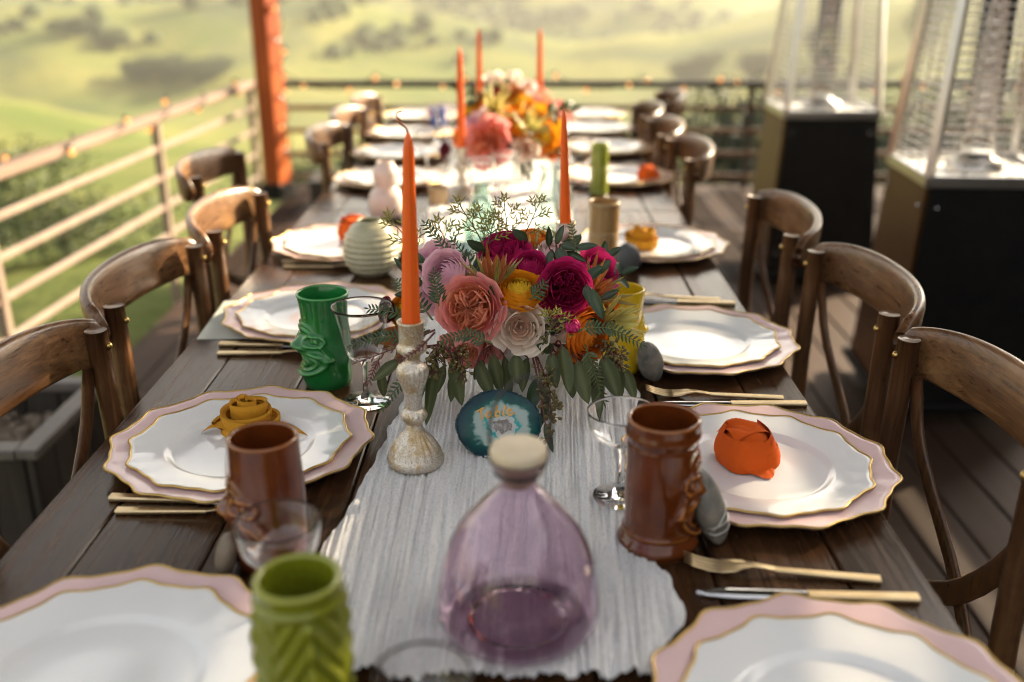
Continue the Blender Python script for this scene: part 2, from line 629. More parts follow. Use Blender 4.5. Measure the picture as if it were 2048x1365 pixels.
def make_terrain():
    mb = MB()
    rad = [0.0] + [2.5 * (1.075 ** i) for i in range(90)]
    na = 300
    rows = []
    for r in rad:
        rows.append([(r * sin(2 * pi * j / na), r * cos(2 * pi * j / na) + 1.0, 0) for j in range(na)])
    rows = [[(x, y, ground(x, y)) for (x, y, _) in row] for row in rows]
    mb.grid(rows, True)
    m, nt, b, out = new_mat('grass_hills')
    v = coords(nt, rand=False)
    n1 = noise_tex(nt, v, .035, 6, .6, .6)
    n2 = noise_tex(nt, v, .35, 5, .65)
    n3 = noise_tex(nt, v, 3.2, 5, .7)
    n4 = noise_tex(nt, v, .0125, 6, .62, .8)
    c = mixc(nt, maprange(nt, n1, .38, .60, 0, 1), (.085, .118, .024), (.205, .198, .055))
    c = mixc(nt, maprange(nt, n2, .4, .72, 0, .6), c, (.085, .10, .030))
    c = mixc(nt, maprange(nt, n3, .45, .8, 0, .5), c, (.17, .155, .065))
    # scrub grows in broad patches on the far slopes
    geo = nt.nodes.new('ShaderNodeNewGeometry')
    sp = nt.nodes.new('ShaderNodeVectorMath'); sp.operation = 'LENGTH'
    nt.links.new(geo.outputs['Position'], sp.inputs[0])
    far = maprange(nt, sp.outputs['Value'], 110, 240, 0, 1)
    sc = maprange(nt, n4, .50, .57, 0, .9)
    mm = nt.nodes.new('ShaderNodeMath'); mm.operation = 'MULTIPLY'
    nt.links.new(far, mm.inputs[0]); nt.links.new(sc, mm.inputs[1])
    c = mixc(nt, mm.outputs[0], c, (.07, .085, .04))
    nt.links.new(c, b.inputs['Base Color'])
    b.inputs['Roughness'].default_value = .9
    b.inputs['Specular IOR Level'].default_value = .1
    bump(nt, b, n3, .6, .2)
    return struct(mb.build('terrain', m))


make_terrain()


# ------------------------------------------------------------------ foliage masses
def leaf_cloud(clumps, n, size, seed, mb=None):
    """small bent leaf faces scattered through clumps (cx,cy,cz,rx,ry,rz)"""
    r = random.Random(seed)
    mb = mb or MB()
    vol = [c[3] * c[4] * c[5] for c in clumps]
    tot = sum(vol)
    for c, vv in zip(clumps, vol):
        for _ in range(int(n * vv / tot)):
            d = Vector((r.gauss(0, 1), r.gauss(0, 1), r.gauss(0, 1))).normalized()
            k = r.uniform(.25, 1.0) ** .45 * r.uniform(.85, 1.12)
            p = Vector((c[0] + d.x * c[3] * k, c[1] + d.y * c[4] * k, c[2] + d.z * c[5] * k))
            a = Vector((r.gauss(0, 1), r.gauss(0, 1), r.gauss(0, .7) + .2)).normalized()
            bb = a.cross(Vector((r.gauss(0, 1), r.gauss(0, 1), r.gauss(0, 1)))).normalized()
            s = size * r.uniform(.6, 1.4)
            up = a.cross(bb) * s * .18
            mb.add([p, p + a * s * .5 + bb * s * .26 + up, p + a * s, p + a * s * .5 - bb * s * .26 + up], [(0, 1, 2), (0, 2, 3)])
    return mb


def make_shrub(name, label, loc, w, h, seed, mat, n=2200, leaf=.08, cat='shrub', group=None, trunk_h=0.0, clumps=6):
    r = random.Random(seed)
    root = thing(name, label, cat, loc, r.uniform(0, 6), group)
    cl = []
    for i in range(clumps):
        a = r.uniform(0, 2 * pi); q = r.uniform(.1, .55) * w
        k = r.uniform(.28, .45) * w
        zz = trunk_h + (h - trunk_h) * r.uniform(.3, .78)
        cl.append((q * cos(a), q * sin(a), zz, k, k, (h - trunk_h) * r.uniform(.2, .32)))
    cl.append((0, 0, trunk_h + (h - trunk_h) * .42, w * .4, w * .4, (h - trunk_h) * .4))
    leaf_cloud(cl, n, leaf, seed).build('crown', mat, root, smooth=False)
    st = MB()
    tr = .025 * h + .02
    st.tube([(0, 0, -.3), (.02 * h, 0, h * .25), (-.01 * h, .02 * h, h * .5), (.01, .01, h * .7)], [tr * 1.3, tr, tr * .7, tr * .3], 8)
    for i in range(5):
        a = r.uniform(0, 6.28); z0 = h * r.uniform(.2, .45)
        st.tube([(0, 0, z0), (.16 * w * cos(a), .16 * w * sin(a), z0 + .15 * h), (.36 * w * cos(a), .36 * w * sin(a), z0 + .32 * h)], [tr * .6, tr * .4, tr * .15], 6)
    st.build('trunk', M.bark, root)
    return root


def on_hill(x, y, dz=0.0):
    return (x, y, ground(x, y) + dz)


def px_dir(x_over_y, y):
    return on_hill(x_over_y * y, y)


def seen_shrub(name, label, x, y, top, w, seed, mat, n, leaf, cat='shrub', group=None, trunk=0.0, clumps=7):
    g = ground(x, y)
    return make_shrub(name, label, (x, y, g), w, (top - g) / .93, seed, mat, n, leaf, cat, group, trunk * (top - g), clumps)


seen_shrub('shrub', 'leafy dark shrub growing beyond the left railing at the left edge of the photo', -5.5, 9.6, .02, 1.7, 11, M.bush, 4200, .075)
seen_shrub('shrub', 'low dark green shrub below the middle bars of the left railing', -5.1, 7.4, -.30, 1.3, 12, M.bush, 2600, .06)
seen_shrub('shrub', 'low bush seen through the lowest bars behind the second left chair', -4.3, 9.2, -.75, 1.7, 13, M.bush, 2600, .06)
seen_shrub('shrub', 'dark bush behind the back railing between the red post and far left chairs', -2.1, 10.6, -.35, 1.3, 14, M.bush, 2600, .07)
for i, (x, y, top, w, lab) in enumerate((
        (1.95, 8.9, .30, 1.15, 'broad dark hedge shrub behind the back railing beside the far right chairs'),
        (2.85, 9.0, .42, 1.2, 'broad dark hedge shrub behind the back railing left of the farther heater'),
        (4.0, 9.3, .34, 1.2, 'dark hedge shrub seen between the two patio heaters'),
        (5.3, 9.6, .40, 1.3, 'dark hedge shrub mostly behind the nearer patio heater'))):
    seen_shrub('shrub', lab, x, y, top, w, 15 + i, M.bush_dark, 5200, .065, clumps=9)
for i, (x, y, w, h, lab) in enumerate((
        (-72.1, 195, 6.5, 4.4, 'leftmost tree of the dark clump on the hillside left of the red post'),
        (-66.2, 194.4, 8.0, 5.8, 'largest round tree of the dark clump on the hillside left of the red post'),
        (-59.0, 192.6, 7.5, 4.8, 'dark tree in the hillside clump nearest to the red post'),
        (33.6, 206.4, 5.0, 4.6, 'small round tree beyond the back railing above the far right chairs'),
        (36.6, 203.0, 5.6, 6.4, 'taller bushy tree beyond the back railing right of the small round one'),
        (44.0, 190.4, 4.6, 5.4, 'dark tree beyond the back railing just left of the farther heater'),
        (52.5, 178.0, 4.0, 8.0, 'narrow dark tree seen through the wire guard of the farther heater'),
        (66.3, 168.3, 6.5, 12.0, 'tall dark tree with round crown standing between the two heaters'),
        (-91.7, 214.4, 6.0, 4.2, 'single dark bush high on the hillside at upper left'),
        (-84.0, 214.0, 5.0, 3.6, 'smaller dark bush beside another high on the hillside at upper left'))):
    g = ground(x, y)
    make_shrub('hillside_tree', lab, (x, y, g - .3), w, h, 30 + i, M.bush_dark if i in (5, 6) else M.bush, 2400, .7, 'tree', 'trees on the hills beyond the deck', .06 * h, 8)


def make_woods():
    r = random.Random(5)
    mb = MB()
    cnt = 0
    spots_ = []
    for (cx, cy, sx, sy, n) in ((-104, 222, 13, 6, 16), (-36, 237, 11, 7, 26), (-62, 262, 9, 9, 14), (18, 366, 30, 9, 34), (62, 350, 22, 10, 26), (-140, 300, 20, 10, 26), (110, 330, 24, 10, 22)):
        for _ in range(n):
            spots_.append((cx + r.gauss(0, sx), cy + r.gauss(0, sy), r.uniform(2.2, 4.6)))
    for _ in range(9000):
        y = 380 + 520 * r.random() ** 1.3; x = r.uniform(-.62, .62) * y
        if noise.noise(Vector((x / 85, y / 85, 7.7))) + .35 * noise.noise(Vector((x / 25, y / 25, 2))) < .18:
            continue
        spots_.append((x, y, r.uniform(3, 6)))
        if len(spots_) > 2200:
            break
    for (x, y, s) in spots_:
        z = ground(x, y)
        rot = Quaternion((0, 0, 1), r.uniform(0, 6)).to_matrix()
        mb.blob((x, y, z + s * .30), (s * .62, s * .62, s * .5), 7, 5, lambda d: 1 + .45 * noise.noise(d * 2.3 + Vector((x, y, 0))), rot)
    m = simple('distant_scrub', (.045, .058, .026), .9, c2=(.075, .09, .038), vs=.3, spec=.1)
    return stuff(mb.build('distant_woodland', m))


wd = make_woods()
tag(wd, 'dark patches of scrub and woodland in the folds of the far hills', 'woodland')

# ------------------------------------------------------------------ summer haze over the valley
hz, nt, b_, out = new_mat('haze_air')
nt.nodes.remove(b_)
pv = nt.nodes.new('ShaderNodeVolumePrincipled')
pv.inputs['Color'].default_value = (.93, .92, .88, 1)
pv.inputs['Density'].default_value = .00054
pv.inputs['Anisotropy'].default_value = .35
nt.links.new(pv.outputs[0], out.inputs['Volume'])
hzo = stuff(MB().box((0, 0, 95), (3300, 3300, 330)).build('haze', hz, smooth=False))
tag(hzo, 'pale summer haze hanging in the valley air', 'haze')

# ------------------------------------------------------------------ deck
deck = struct(MB().box((1.55, 2.0, -.10), (6.1, 9.4, .12)).build('deck', M.planter, smooth=False))
DX0 = -1.46
bw, gap = .138, .006
board_mesh = MB().box((0, 0, 0), (bw - gap, 2.30, .024), bev=.004).mesh('board', M.deck, False)
k = 0
x = DX0 + bw / 2
while x < 4.5:
    y0 = -2.6 - (k % 2) * 1.15
    for j in range(5):
        yc = y0 + 1.15 + j * 2.304
        if yc - 1.15 < 6.7 and yc + 1.15 > -2.7:
            o = link('board', board_mesh, deck, Matrix.Translation((x, min(yc, 5.53), -.028)))
    x += bw; k += 1
for o in deck.children:
    if o.location.y > 5.5:
        o.location.y = 5.53 + .0
fas = MB().box((DX0 - .016, 2.0, -.10), (.03, 9.4, .15), bev=.004)
fas.build('fascia', M.deck, deck, smooth=False)

# building whose corner stands just outside the picture on the right
bld = thing('building', 'dark timber clad building wall along the right side of the deck', 'building', (3.75, 0, 0))
w = MB().box((.1, -1.3, 1.9), (.2, 9.1, 4.0)); w.build('wall', M.planter, bld, smooth=False)
for i in range(13):
    MB().box((-.012, 0.1, .12 + i * .3), (.022, 9.1, .28), bev=.006).build('cladding_board', M.planter, bld, smooth=False)

MB().box((-2.6, -3.4, .75), (6.4, .16, 1.5)).build('garden_wall', M.planter, bld, smooth=False)

# timber canopy over the table, carried by the rust red post and by beams from the building
can = thing('canopy', 'dark boarded timber canopy over the table, above the top of the photo', 'canopy', (0, 0, 0))
for i in range(24):
    MB().box((-1.62 + i * .14, 3.65, 2.99), (.135, 5.5, .026), None, .003).build('roof_board', M.planter, can, smooth=False)
for y in (1.0, 2.75, 4.5, 6.28):
    MB().box((.95, y, 2.92), (5.35, .09, .11), None, .006).build('beam', M.planter, can, smooth=False)

# ------------------------------------------------------------------ railing
RA = radians(3.0)


def rail_pt(s, z):
    """s runs along the left railing from the back corner towards the camera"""
    return (-1.70 - sin(RA) * s, 6.50 - cos(RA) * s, z)


RZ = [.665, .515, .37, .222, .075]


def make_railing():
    root = thing('deck_railing', 'pale painted horizontal bar railing along the left and back edge of the deck', 'railing', (0, 0, 0))
    L = 7.6
    mb = MB()
    a, b_ = Vector(rail_pt(0, RZ[0])), Vector(rail_pt(L, RZ[0]))
    c = (a + b_) / 2; rot = Matrix.Rotation(-RA, 3, 'Z')
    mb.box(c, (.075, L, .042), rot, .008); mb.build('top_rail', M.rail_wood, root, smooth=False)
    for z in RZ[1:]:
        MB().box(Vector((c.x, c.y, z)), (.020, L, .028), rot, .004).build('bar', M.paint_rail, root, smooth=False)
    for s in (0.02, 1.55, 3.1, 4.65, 6.2):
        q = rail_pt(s, 0)
        pm = MB().box((q[0], q[1], -.05), (.04, .04, 1.38), rot, .004)
        p_ = pm.build('post', M.paint_rail, root, smooth=False)
    X1 = 6.5
    xm = (-1.7 + X1) / 2; ln = X1 + 1.7
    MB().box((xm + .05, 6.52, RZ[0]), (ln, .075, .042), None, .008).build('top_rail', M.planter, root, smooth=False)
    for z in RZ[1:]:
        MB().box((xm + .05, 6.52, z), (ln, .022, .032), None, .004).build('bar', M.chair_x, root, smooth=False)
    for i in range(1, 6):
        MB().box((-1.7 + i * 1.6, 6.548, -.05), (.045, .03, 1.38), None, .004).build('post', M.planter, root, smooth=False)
    return root


make_railing()

# red post at the corner
pr = thing('red_post', 'tall rust red square timber post standing at the back left corner of the deck', 'post', (-1.50, 6.18, 0), radians(-27))
MB().box((0, 0, 1.43), (.125, .125, 2.86), None, .008).build('shaft', M.rust, pr, smooth=False)
MB().box((0, 0, .05), (.16, .16, .1), None, .01).build('base_plate', M.black_metal, pr, smooth=False)
for i, z in enumerate((.3, .62, .95, 1.3)):
    MB().blob((.065, 0.02, z), (.008, .014, .014), 8, 6).build('bolt', M.steel, pr)

# ------------------------------------------------------------------ string lights
bulb_mesh = MB().lathe([(.001, -.030), (.008, -.028), (.013, -.018), (.0125, -.009), (.008, 0)], 10).mesh('bulb', M.bulb)
sock_mesh = MB().lathe([(.0085, 0), (.009, .012), (.006, .02), (.001, .02)], 8).mesh('socket', M.cable)


def string_lights(label, pts, nb, seed, droop=.03):
    r = random.Random(seed)
    root = thing('string_lights', label, 'string lights', (0, 0, 0), 0, 'strings of small bulbs wound round the railing')
    P = [Vector(q) for q in pts]
    wire = []
    n = 160
    for i in range(n):
        t = i / (n - 1) * (len(P) - 1); k_ = min(int(t), len(P) - 2)
        q = P[k_].lerp(P[k_ + 1], t - k_)
        a = i * .55
        q = q + Vector((.05 * cos(a), .02 * sin(a), .038 * sin(a) - droop * abs(sin(i * .17))))
        wire.append(q)
    MB().tube(wire, .0035, 5).build('wire', M.cable, root)
    for i in range(nb):
        q = wire[int((i + .5) * n / nb)]
        rot = Quaternion((r.gauss(0, 1), r.gauss(0, 1), 0), r.uniform(0, .9)).to_matrix().to_4x4()
        s = link('socket', sock_mesh, root, Matrix.Translation(q) @ rot)
        link('bulb', bulb_mesh, s)
    return root


string_lights('string of small bulbs wound along the left top rail', [rail_pt(7.2, .70), rail_pt(0, .70)], 24, 1)
string_lights('string of small bulbs wound along the dark back top rail', [(-1.6, 6.48, .70), (6.2, 6.48, .70)], 40, 2)
string_lights('string of small bulbs wound up the rust red post', [(-1.43, 6.12, .2), (-1.43, 6.12, 2.6)], 12, 3, 0)

# ------------------------------------------------------------------ planters on the deck
def planter(label, loc, w, d, h, rz=0):
    root = thing('planter_box', label, 'planter', loc, rz)
    for sx in (-1, 1):
        n = max(2, int(d / .1)); q = d / n
        for i in range(n):
            MB().box((sx * (w / 2 - .011), -d / 2 + q * (i + .5), h * .47), (.02, q - .004, h * .94), None, .003).build('slat', M.planter, root, smooth=False)
        n = max(2, int(w / .1)); q = (w - .046) / n
        for i in range(n):
            MB().box((-w / 2 + .023 + q * (i + .5), sx * (d / 2 - .011), h * .47), (q - .004, .02, h * .94), None, .003).build('slat', M.planter, root, smooth=False)
    for sx in (-1, 1):
        MB().box((sx * (w / 2 - .008), 0, h * .97), (.05, d + .03, .026), None, .004).build('rim', M.rim if w > .35 else M.planter, root, smooth=False)
        MB().box((0, sx * (d / 2 - .008), h * .968), (w - .064, .05, .026), None, .004).build('rim', M.rim if w > .35 else M.planter, root, smooth=False)
    g = MB()
    r = random.Random(3)
    for i in range(260):
        g.blob((r.uniform(-.45, .45) * w, r.uniform(-.45, .45) * d, h * .72 + r.uniform(-.01, .012)), r.uniform(.012, .022), 6, 4)
    g.box((0, 0, h * .66), (w - .05, d - .05, .06))
    stuff(g.build('pebbles', M.stone_pale, root))
    return root


planter('dark timber planter box of pale pebbles on the deck beside the nearest left chair', (-1.27, 2.17, 0), .40, .40, .35)
planter('small dark planter box at the foot of the red post', (-1.08, 6.02, 0), .32, .3, .16)

# ------------------------------------------------------------------ patio heaters
def heater(label, loc, rz):
    root = thing('patio_heater', label, 'patio heater', loc, rz, 'pyramid patio heaters on the right of the deck')
    HW0, HW1, ZB, TAP = .245, .20, .735, .072

    def hw(z):
        return HW0 - TAP * (z - .06) * .88

    # lower body: four sheet panels with corner strips
    for k_ in range(4):
        rot = Matrix.Rotation(k_ * pi / 2, 3, 'Z')
        b0, b1 = hw(.06), hw(ZB)
        mb = MB()
        pts = [Vector((-b0 + .012, -b0, .06)), Vector((b0 - .012, -b0, .06)), Vector((b1 - .012, -b1, ZB)), Vector((-b1 + .012, -b1, ZB))]
        inn = [q + Vector((0, .012, 0)) for q in pts]
        mb.add([rot @ q for q in pts + inn], [(0, 1, 2, 3), (7, 6, 5, 4), (0, 4, 5, 1), (1, 5, 6, 2), (2, 6, 7, 3), (3, 7, 4, 0)])
        pan = mb.build('body_panel', M.bronze if k_ == 3 else M.black_metal, root, smooth=False)
        for sx in (-1, 1):
            for z in (.14, ZB - .06):
                q = rot @ Vector((sx * (hw(z) - .04), -hw(z) - .002, z))
                MB().blob(q, (.007, .007, .007), 8, 5).build('screw', M.steel, pan)
        if k_ == 0:
            MB().blob((.12, -hw(.36) - .004, .36), (.014, .008, .014), 10, 6).build('knob', M.black_metal, pan)
    MB().box((0, 0, .045), (.53, .53, .03), None, .006).build('base', M.black_metal, root, smooth=False)
    # collar on the body
    for k_ in range(4):
        rot = Matrix.Rotation(k_ * pi / 2, 3, 'Z')
        MB().box(rot @ Vector((0, -hw(ZB) + .004, ZB + .018)), (2 * hw(ZB) + .02 if k_ % 2 == 0 else 2 * hw(ZB) - .004, .022, .036), rot, .003).build('collar', M.heat_steel, root, smooth=False)
    MB().box((0, 0, ZB + .012), (2 * hw(ZB) - .03, 2 * hw(ZB) - .03, .02)).build('burner_tray', M.burner, root, smooth=False)
    MB().lathe([(.085, ZB + .022), (.085, ZB + .05), (.05, ZB + .06), (.05, ZB + .075)], 20, cap1=True).build('burner_ring', M.heat_steel, root)
    ZT = 2.0

    def hu(z):
        return hw(ZB) - .004 - (z - ZB) * .068
    for sx in (-1, 1):
        for sy in (-1, 1):
            mb = MB()
            a = Vector((sx * hu(ZB), sy * hu(ZB), ZB + .03)); b_ = Vector((sx * hu(ZT), sy * hu(ZT), ZT))
            mb.tube([a, a.lerp(b_, .5), b_], .017, 4, up=(1, 0, 0)); mb.build('corner_bar', M.heat_steel, root, smooth=False)
    for k_ in range(4):
        rot = Matrix.Rotation(k_ * pi / 2, 3, 'Z')
        mb = MB()
        nz = 46
        for i in range(nz):
            z = ZB + .05 + i * (ZT - ZB - .08) / nz
            h = hu(z)
            mb.tube([rot @ Vector((-h, -h + .002, z)), rot @ Vector((h, -h + .002, z))], .0024, 4, cap=False)
        for q in (-.5, 0, .5):
            mb.tube([rot @ Vector((q * hu(ZB), -hu(ZB) - .002, ZB + .03)), rot @ Vector((q * hu(ZT), -hu(ZT) - .002, ZT))], .0022, 4, cap=False)
        stuff(mb.build('wire_guard', M.heat_steel, root))
    tube_ = MB().lathe([(.05, ZB + .06), (.05, ZT - .05), (.0488, ZT - .05), (.0488, ZB + .06)], 20)
    tube_.build('glass_tube', M.clear, root)
    MB().box((0, 0, ZT + .02), (2 * hu(ZT) + .05, 2 * hu(ZT) + .05, .04), None, .006).build('top_cap', M.heat_steel, root, smooth=False)
    mb = MB(); a = .26
    mb.add([(-a, -a, ZT + .12), (a, -a, ZT + .12), (a, a, ZT + .12), (-a, a, ZT + .12), (0, 0, ZT + .25)], [(0, 1, 4), (1, 2, 4), (2, 3, 4), (3, 0, 4), (3, 2, 1, 0)])
    mb.build('roof_cap', M.heat_steel, root, smooth=False)
    for sx in (-1, 1):
        for sy in (-1, 1):
            MB().tube([(sx * .08, sy * .08, ZT + .03), (sx * .09, sy * .09, ZT + .13)], .008, 6).build('cap_stay', M.heat_steel, root)
    return root


heater('pyramid patio heater nearer the camera, cut off by the right edge of the photo', (1.43, 3.12, 0), radians(-4))
heater('farther pyramid patio heater standing behind the third right chair', (1.37, 4.60, 0), radians(-1))

# ------------------------------------------------------------------ table
TX0, TX1, TY0, TY1 = -.552, .424, .42, 4.68
table = thing('dining_table', 'long dark plank farm table laid for dinner on the deck', 'table', (0, 0, 0))
edges = [TX0, -.4665, -.332, -.198, -.064, .070, .204, .339, TX1]
for i in range(8):
    w_ = edges[i + 1] - edges[i]
    for (ya, yb) in ((TY0, 2.56), (2.562, TY1)):
        o = MB().box((0, 0, 0), (w_ - .0022, yb - ya - .002, .038), None, .0022).build('plank', M.table, table, smooth=False)
        o.location = ((edges[i] + edges[i + 1]) / 2, (ya + yb) / 2, TAB - .019)
for sx in (TX0 + .10, TX1 - .10):
    for sy in (TY0 + .12, 2.4, 2.72, TY1 - .12):
        MB().box((sx, sy, .343), (.075, .075, .68), None, .006).build('leg', M.table, table, smooth=False)
for sx in (TX0 + .10, TX1 - .10):
    MB().box((sx, 2.55, .655), (.025, 4.0, .10), None, .003).build('apron', M.table, table, smooth=False)
for sy in (TY0 + .12, TY1 - .12):
    MB().box((-.064, sy, .655), (.70, .025, .10), None, .003).build('apron', M.table, table, smooth=False)

# ------------------------------------------------------------------ chairs
def make_chair():
    root = thing('cross_back_chair', '', 'chair', (0, 0, 0), 0, 'cross back chairs along the table')
    # top rail: a wide bent board, bowed backwards, tips curling round the outside of the uprights
    n = 29
    rows = []
    for i in range(n):
        t = -1 + 2 * i / (n - 1)
        x_ = .218 * sin(t * 1.25) / sin(1.25)
        y_ = -.292 + .070 * abs(t) ** 2.0
        e = abs(t)
        hh = .0445 * (1 - .35 * e ** 3) * (1 if e < .93 else sqrt(max(.05, 1 - ((e - .93) / .075) ** 2)))
        th = .0105
        zc = .825 + .006 * (1 - t * t)
        tl = .22
        dxy = Vector((.22, .140 * abs(t) ** 1.0 * (1 if t > 0 else -1), 0)).normalized()
        nrm = Vector((-dxy.y, dxy.x, 0))
        row = []
        for j in range(16):
            a = 2 * pi * j / 16
            ca, sa = cos(a), sin(a)
            u = (abs(ca) ** .5) * (1 if ca > 0 else -1); w_ = (abs(sa) ** .6) * (1 if sa > 0 else -1)
            row.append(Vector((x_, y_, zc)) + nrm * (th * w_ - tl * hh * u * .5) + Vector((0, 0, 1)) * hh * u)
        rows.append(row)
    mb = MB(); mb.grid(rows, True)
    for q in (0, n - 1):
        f_ = tuple(q * 16 + j for j in range(16))
        mb.f.append(f_); mb.m.append(0)
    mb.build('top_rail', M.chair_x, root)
    for sx in (-1, 1):
        pts = curve([(sx * .205, -.335, 0), (sx * .195, -.265, .22), (sx * .19, -.222, .45), (sx * .185, -.212, .62), (sx * .180, -.217, .852)], 14)
        st = MB().tube(pts, [.014] * 3 + [.0158] * 11, 12)
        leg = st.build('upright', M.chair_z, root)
        MB().blob((sx * .180, -.2005, .828), (.0055, .005, .0055), 10, 6).build('rivet', M.gold, leg)
        # crossing slats of the back
        pts = curve([(sx * .165, -.228, .80), (sx * .135, -.236, .70), (sx * .02, -.246 - .007 * sx, .57), (-sx * .11, -.232, .49), (-sx * .175, -.222, .46)], 16)
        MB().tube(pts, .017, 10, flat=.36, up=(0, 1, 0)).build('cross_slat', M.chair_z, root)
        MB().tube(curve([(sx * .2, .215, 0), (sx * .19, .195, .44)], 3), [.014, .014, .017], 10).build('leg', M.chair_z, root)
        MB().tube([(sx * .195, -.25, .22), (sx * .195, .2, .20)], .010, 8).build('stretcher', M.chair_z, root)
    MB().tube([(-.195, .2, .26), (.195, .2, .26)], .010, 8).build('stretcher', M.chair_x, root)
    MB().tube([(-.195, -.25, .28), (.195, -.25, .28)], .010, 8).build('stretcher', M.chair_x, root)
    rows = []
    for (k_, z) in ((.94, .44), (1, .446), (1, .462), (.97, .468), (.5, .462)):
        row = []
        for j in range(32):
            a = 2 * pi * j / 32
            ca, sa = cos(a), sin(a)
            row.append((k_ * .215 * (abs(ca) ** .45) * (1 if ca > 0 else -1), k_ * .215 * (abs(sa) ** .45) * (1 if sa > 0 else -1), z))
        rows.append(row)
    mb = MB(); mb.grid(rows, True)
    mb.f.append(tuple(4 * 32 + j for j in range(32))); mb.m.append(0)
    mb.f.append(tuple(reversed(range(32)))); mb.m.append(0)
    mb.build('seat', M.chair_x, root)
    return root


chair0 = make_chair()
spots = []
L_Y = [1.16, 1.63, 2.11, 2.66, 3.18, 3.62, 4.06]
L_X = [-.61, -.615, -.60, -.80, -.572, -.575, -.572]
L_lab = ['dark cross back chair on the left nearest the camera, cut by the left edge',
         'dark wood cross back chair on the left beside the green tiki mug, second from camera',
         'cross back chair on the left with a bright sunlit rail, third from the camera',
         'cross back chair on the left pulled out from the table, fourth from the camera',
         'sunlit cross back chair on the left just past the pulled out one',
         'sunlit cross back chair on the left, last but one before the far end',
         'sunlit cross back chair on the left at the far end of the table']
R_Y = [1.13, 1.60, 2.09, 2.92, 3.36, 3.80, 4.22]
R_X = [.555, .555, .54, .475, .46, .455, .60]
R_lab = ['dark cross back chair on the right nearest the camera, cut by the right edge',
         'dark wood cross back chair on the right, second from the camera',
         'dark wood cross back chair on the right, third from the camera',
         'cross back chair on the right, first past the gap in the row',
         'cross back chair on the far right, second past the gap in its row',
         'cross back chair on the far right, third past the gap in the row',
         'cross back chair at the far right pulled out from the table corner']
r_ = random.Random(4)
first = True
for ys, xs, labs, sgn in ((L_Y, L_X, L_lab, -1), (R_Y, R_X, R_lab, 1)):
    for y, x, lab in zip(ys, xs, labs):
        rz = (-pi / 2 if sgn < 0 else pi / 2) + r_.uniform(-.05, .05)
        loc = (x - sgn * .215, y, 0)
        if first:
            chair0.location = loc; chair0.rotation_euler = (0, 0, rz); chair0['label'] = lab; first = False
        else:
            dup(chair0, loc, rz, lab)

# ------------------------------------------------------------------ table runner
def interp(tab, y):
    if y <= tab[0][0]:
        return tab[0][1]
    for (a, b), (c, d) in zip(tab, tab[1:]):
        if y <= c:
            t = (y - a) / (c - a); t = t * t * (3 - 2 * t) * .5 + t * .5
            return b + (d - b) * t
    return tab[-1][1]


RUN_L = [(yy, xx) for (xx, yy) in sorted([(-0.1486, 0.7289), (-0.1643, 0.7977), (-0.2109, 0.9194), (-0.1904, 1.0381), (-0.1766, 1.1917), (-0.1631, 1.3408), (-0.1605, 1.4914)], key=lambda q: q[1])]
RUN_R = [(yy, xx) for (xx, yy) in sorted([(0.1271, 0.7305), (0.1645, 0.8154), (0.1549, 0.8747), (0.1380, 0.9263), (0.1325, 1.0165), (0.1490, 1.1714), (0.1800, 1.3519), (0.1736, 1.4933)], key=lambda q: q[1])]


def runner(name, y0, y1, L, R, ny, nx, lab, seed):
    rows = []
    ya_, yb_ = y0 + .05, y0 + .60
    ca_, cb_ = (interp(L, ya_) + interp(R, ya_)) / 2, (interp(L, yb_) + interp(R, yb_)) / 2
    wa_, wb_ = interp(R, ya_) - interp(L, ya_), interp(R, yb_) - interp(L, yb_)
    for i in range(ny + 1):
        v = i / ny
        row = []
        for j in range(nx + 1):
            u = j / nx
            hem = .014 * noise.noise(Vector((u * 9, seed, 0))) + .006 * noise.noise(Vector((u * 30, seed, 3)))
            y = lerp(y0 + hem, y1 - hem, v)
            xl, xr = interp(L, y), interp(R, y)
            x = lerp(xl, xr, u) + (1 - smooth(0, .05, u)) * .007 * noise.noise(Vector((y * 28, seed, 1))) + smooth(.95, 1, u) * .007 * noise.noise(Vector((y * 28, seed, 2)))
            # lengthwise crinkles: fine gathered folds that follow the cloth
            tt = (y - ya_) / (yb_ - ya_)
            uu = (x - lerp(ca_, cb_, tt)) / lerp(wa_, wb_, tt) * .36 + .0020 * noise.noise(Vector((y * 2.2, u * 4, seed))) + .0005 * noise.noise(Vector((y * 26, u * 22, seed)))
            a = noise.noise(Vector((uu * 150, y * 1.3, seed + .5)))
            b = 1 - 2 * abs(noise.noise(Vector((uu * 230, y * 6, seed + 4.5))))
            b2 = noise.noise(Vector((uu * 480, y * 55, seed + 2.5)))
            c = noise.noise(Vector((uu * 60, y * .7, seed + 8.5)))
            h = .0032 * (1 - abs(a) * 2.2) + .0026 * b + .0014 * b2 + .0040 * c
            h = max(0.0, h + .0012)
            e = min(u, 1 - u) * nx
            if e < 3:
                h *= .6
            ev = min(v, 1 - v) * (y1 - y0)
            if ev < .05:
                h += (1 - ev / .05) * .009 * max(0, .3 + noise.noise(Vector((u * 16, seed, 5))))
            row.append((x, y, TAB + .0015 + h))
        rows.append(row)
    mb = MB(); mb.grid(rows)
    o = mb.build(name, M.gauze)
    return tag(o, lab, 'table runner')


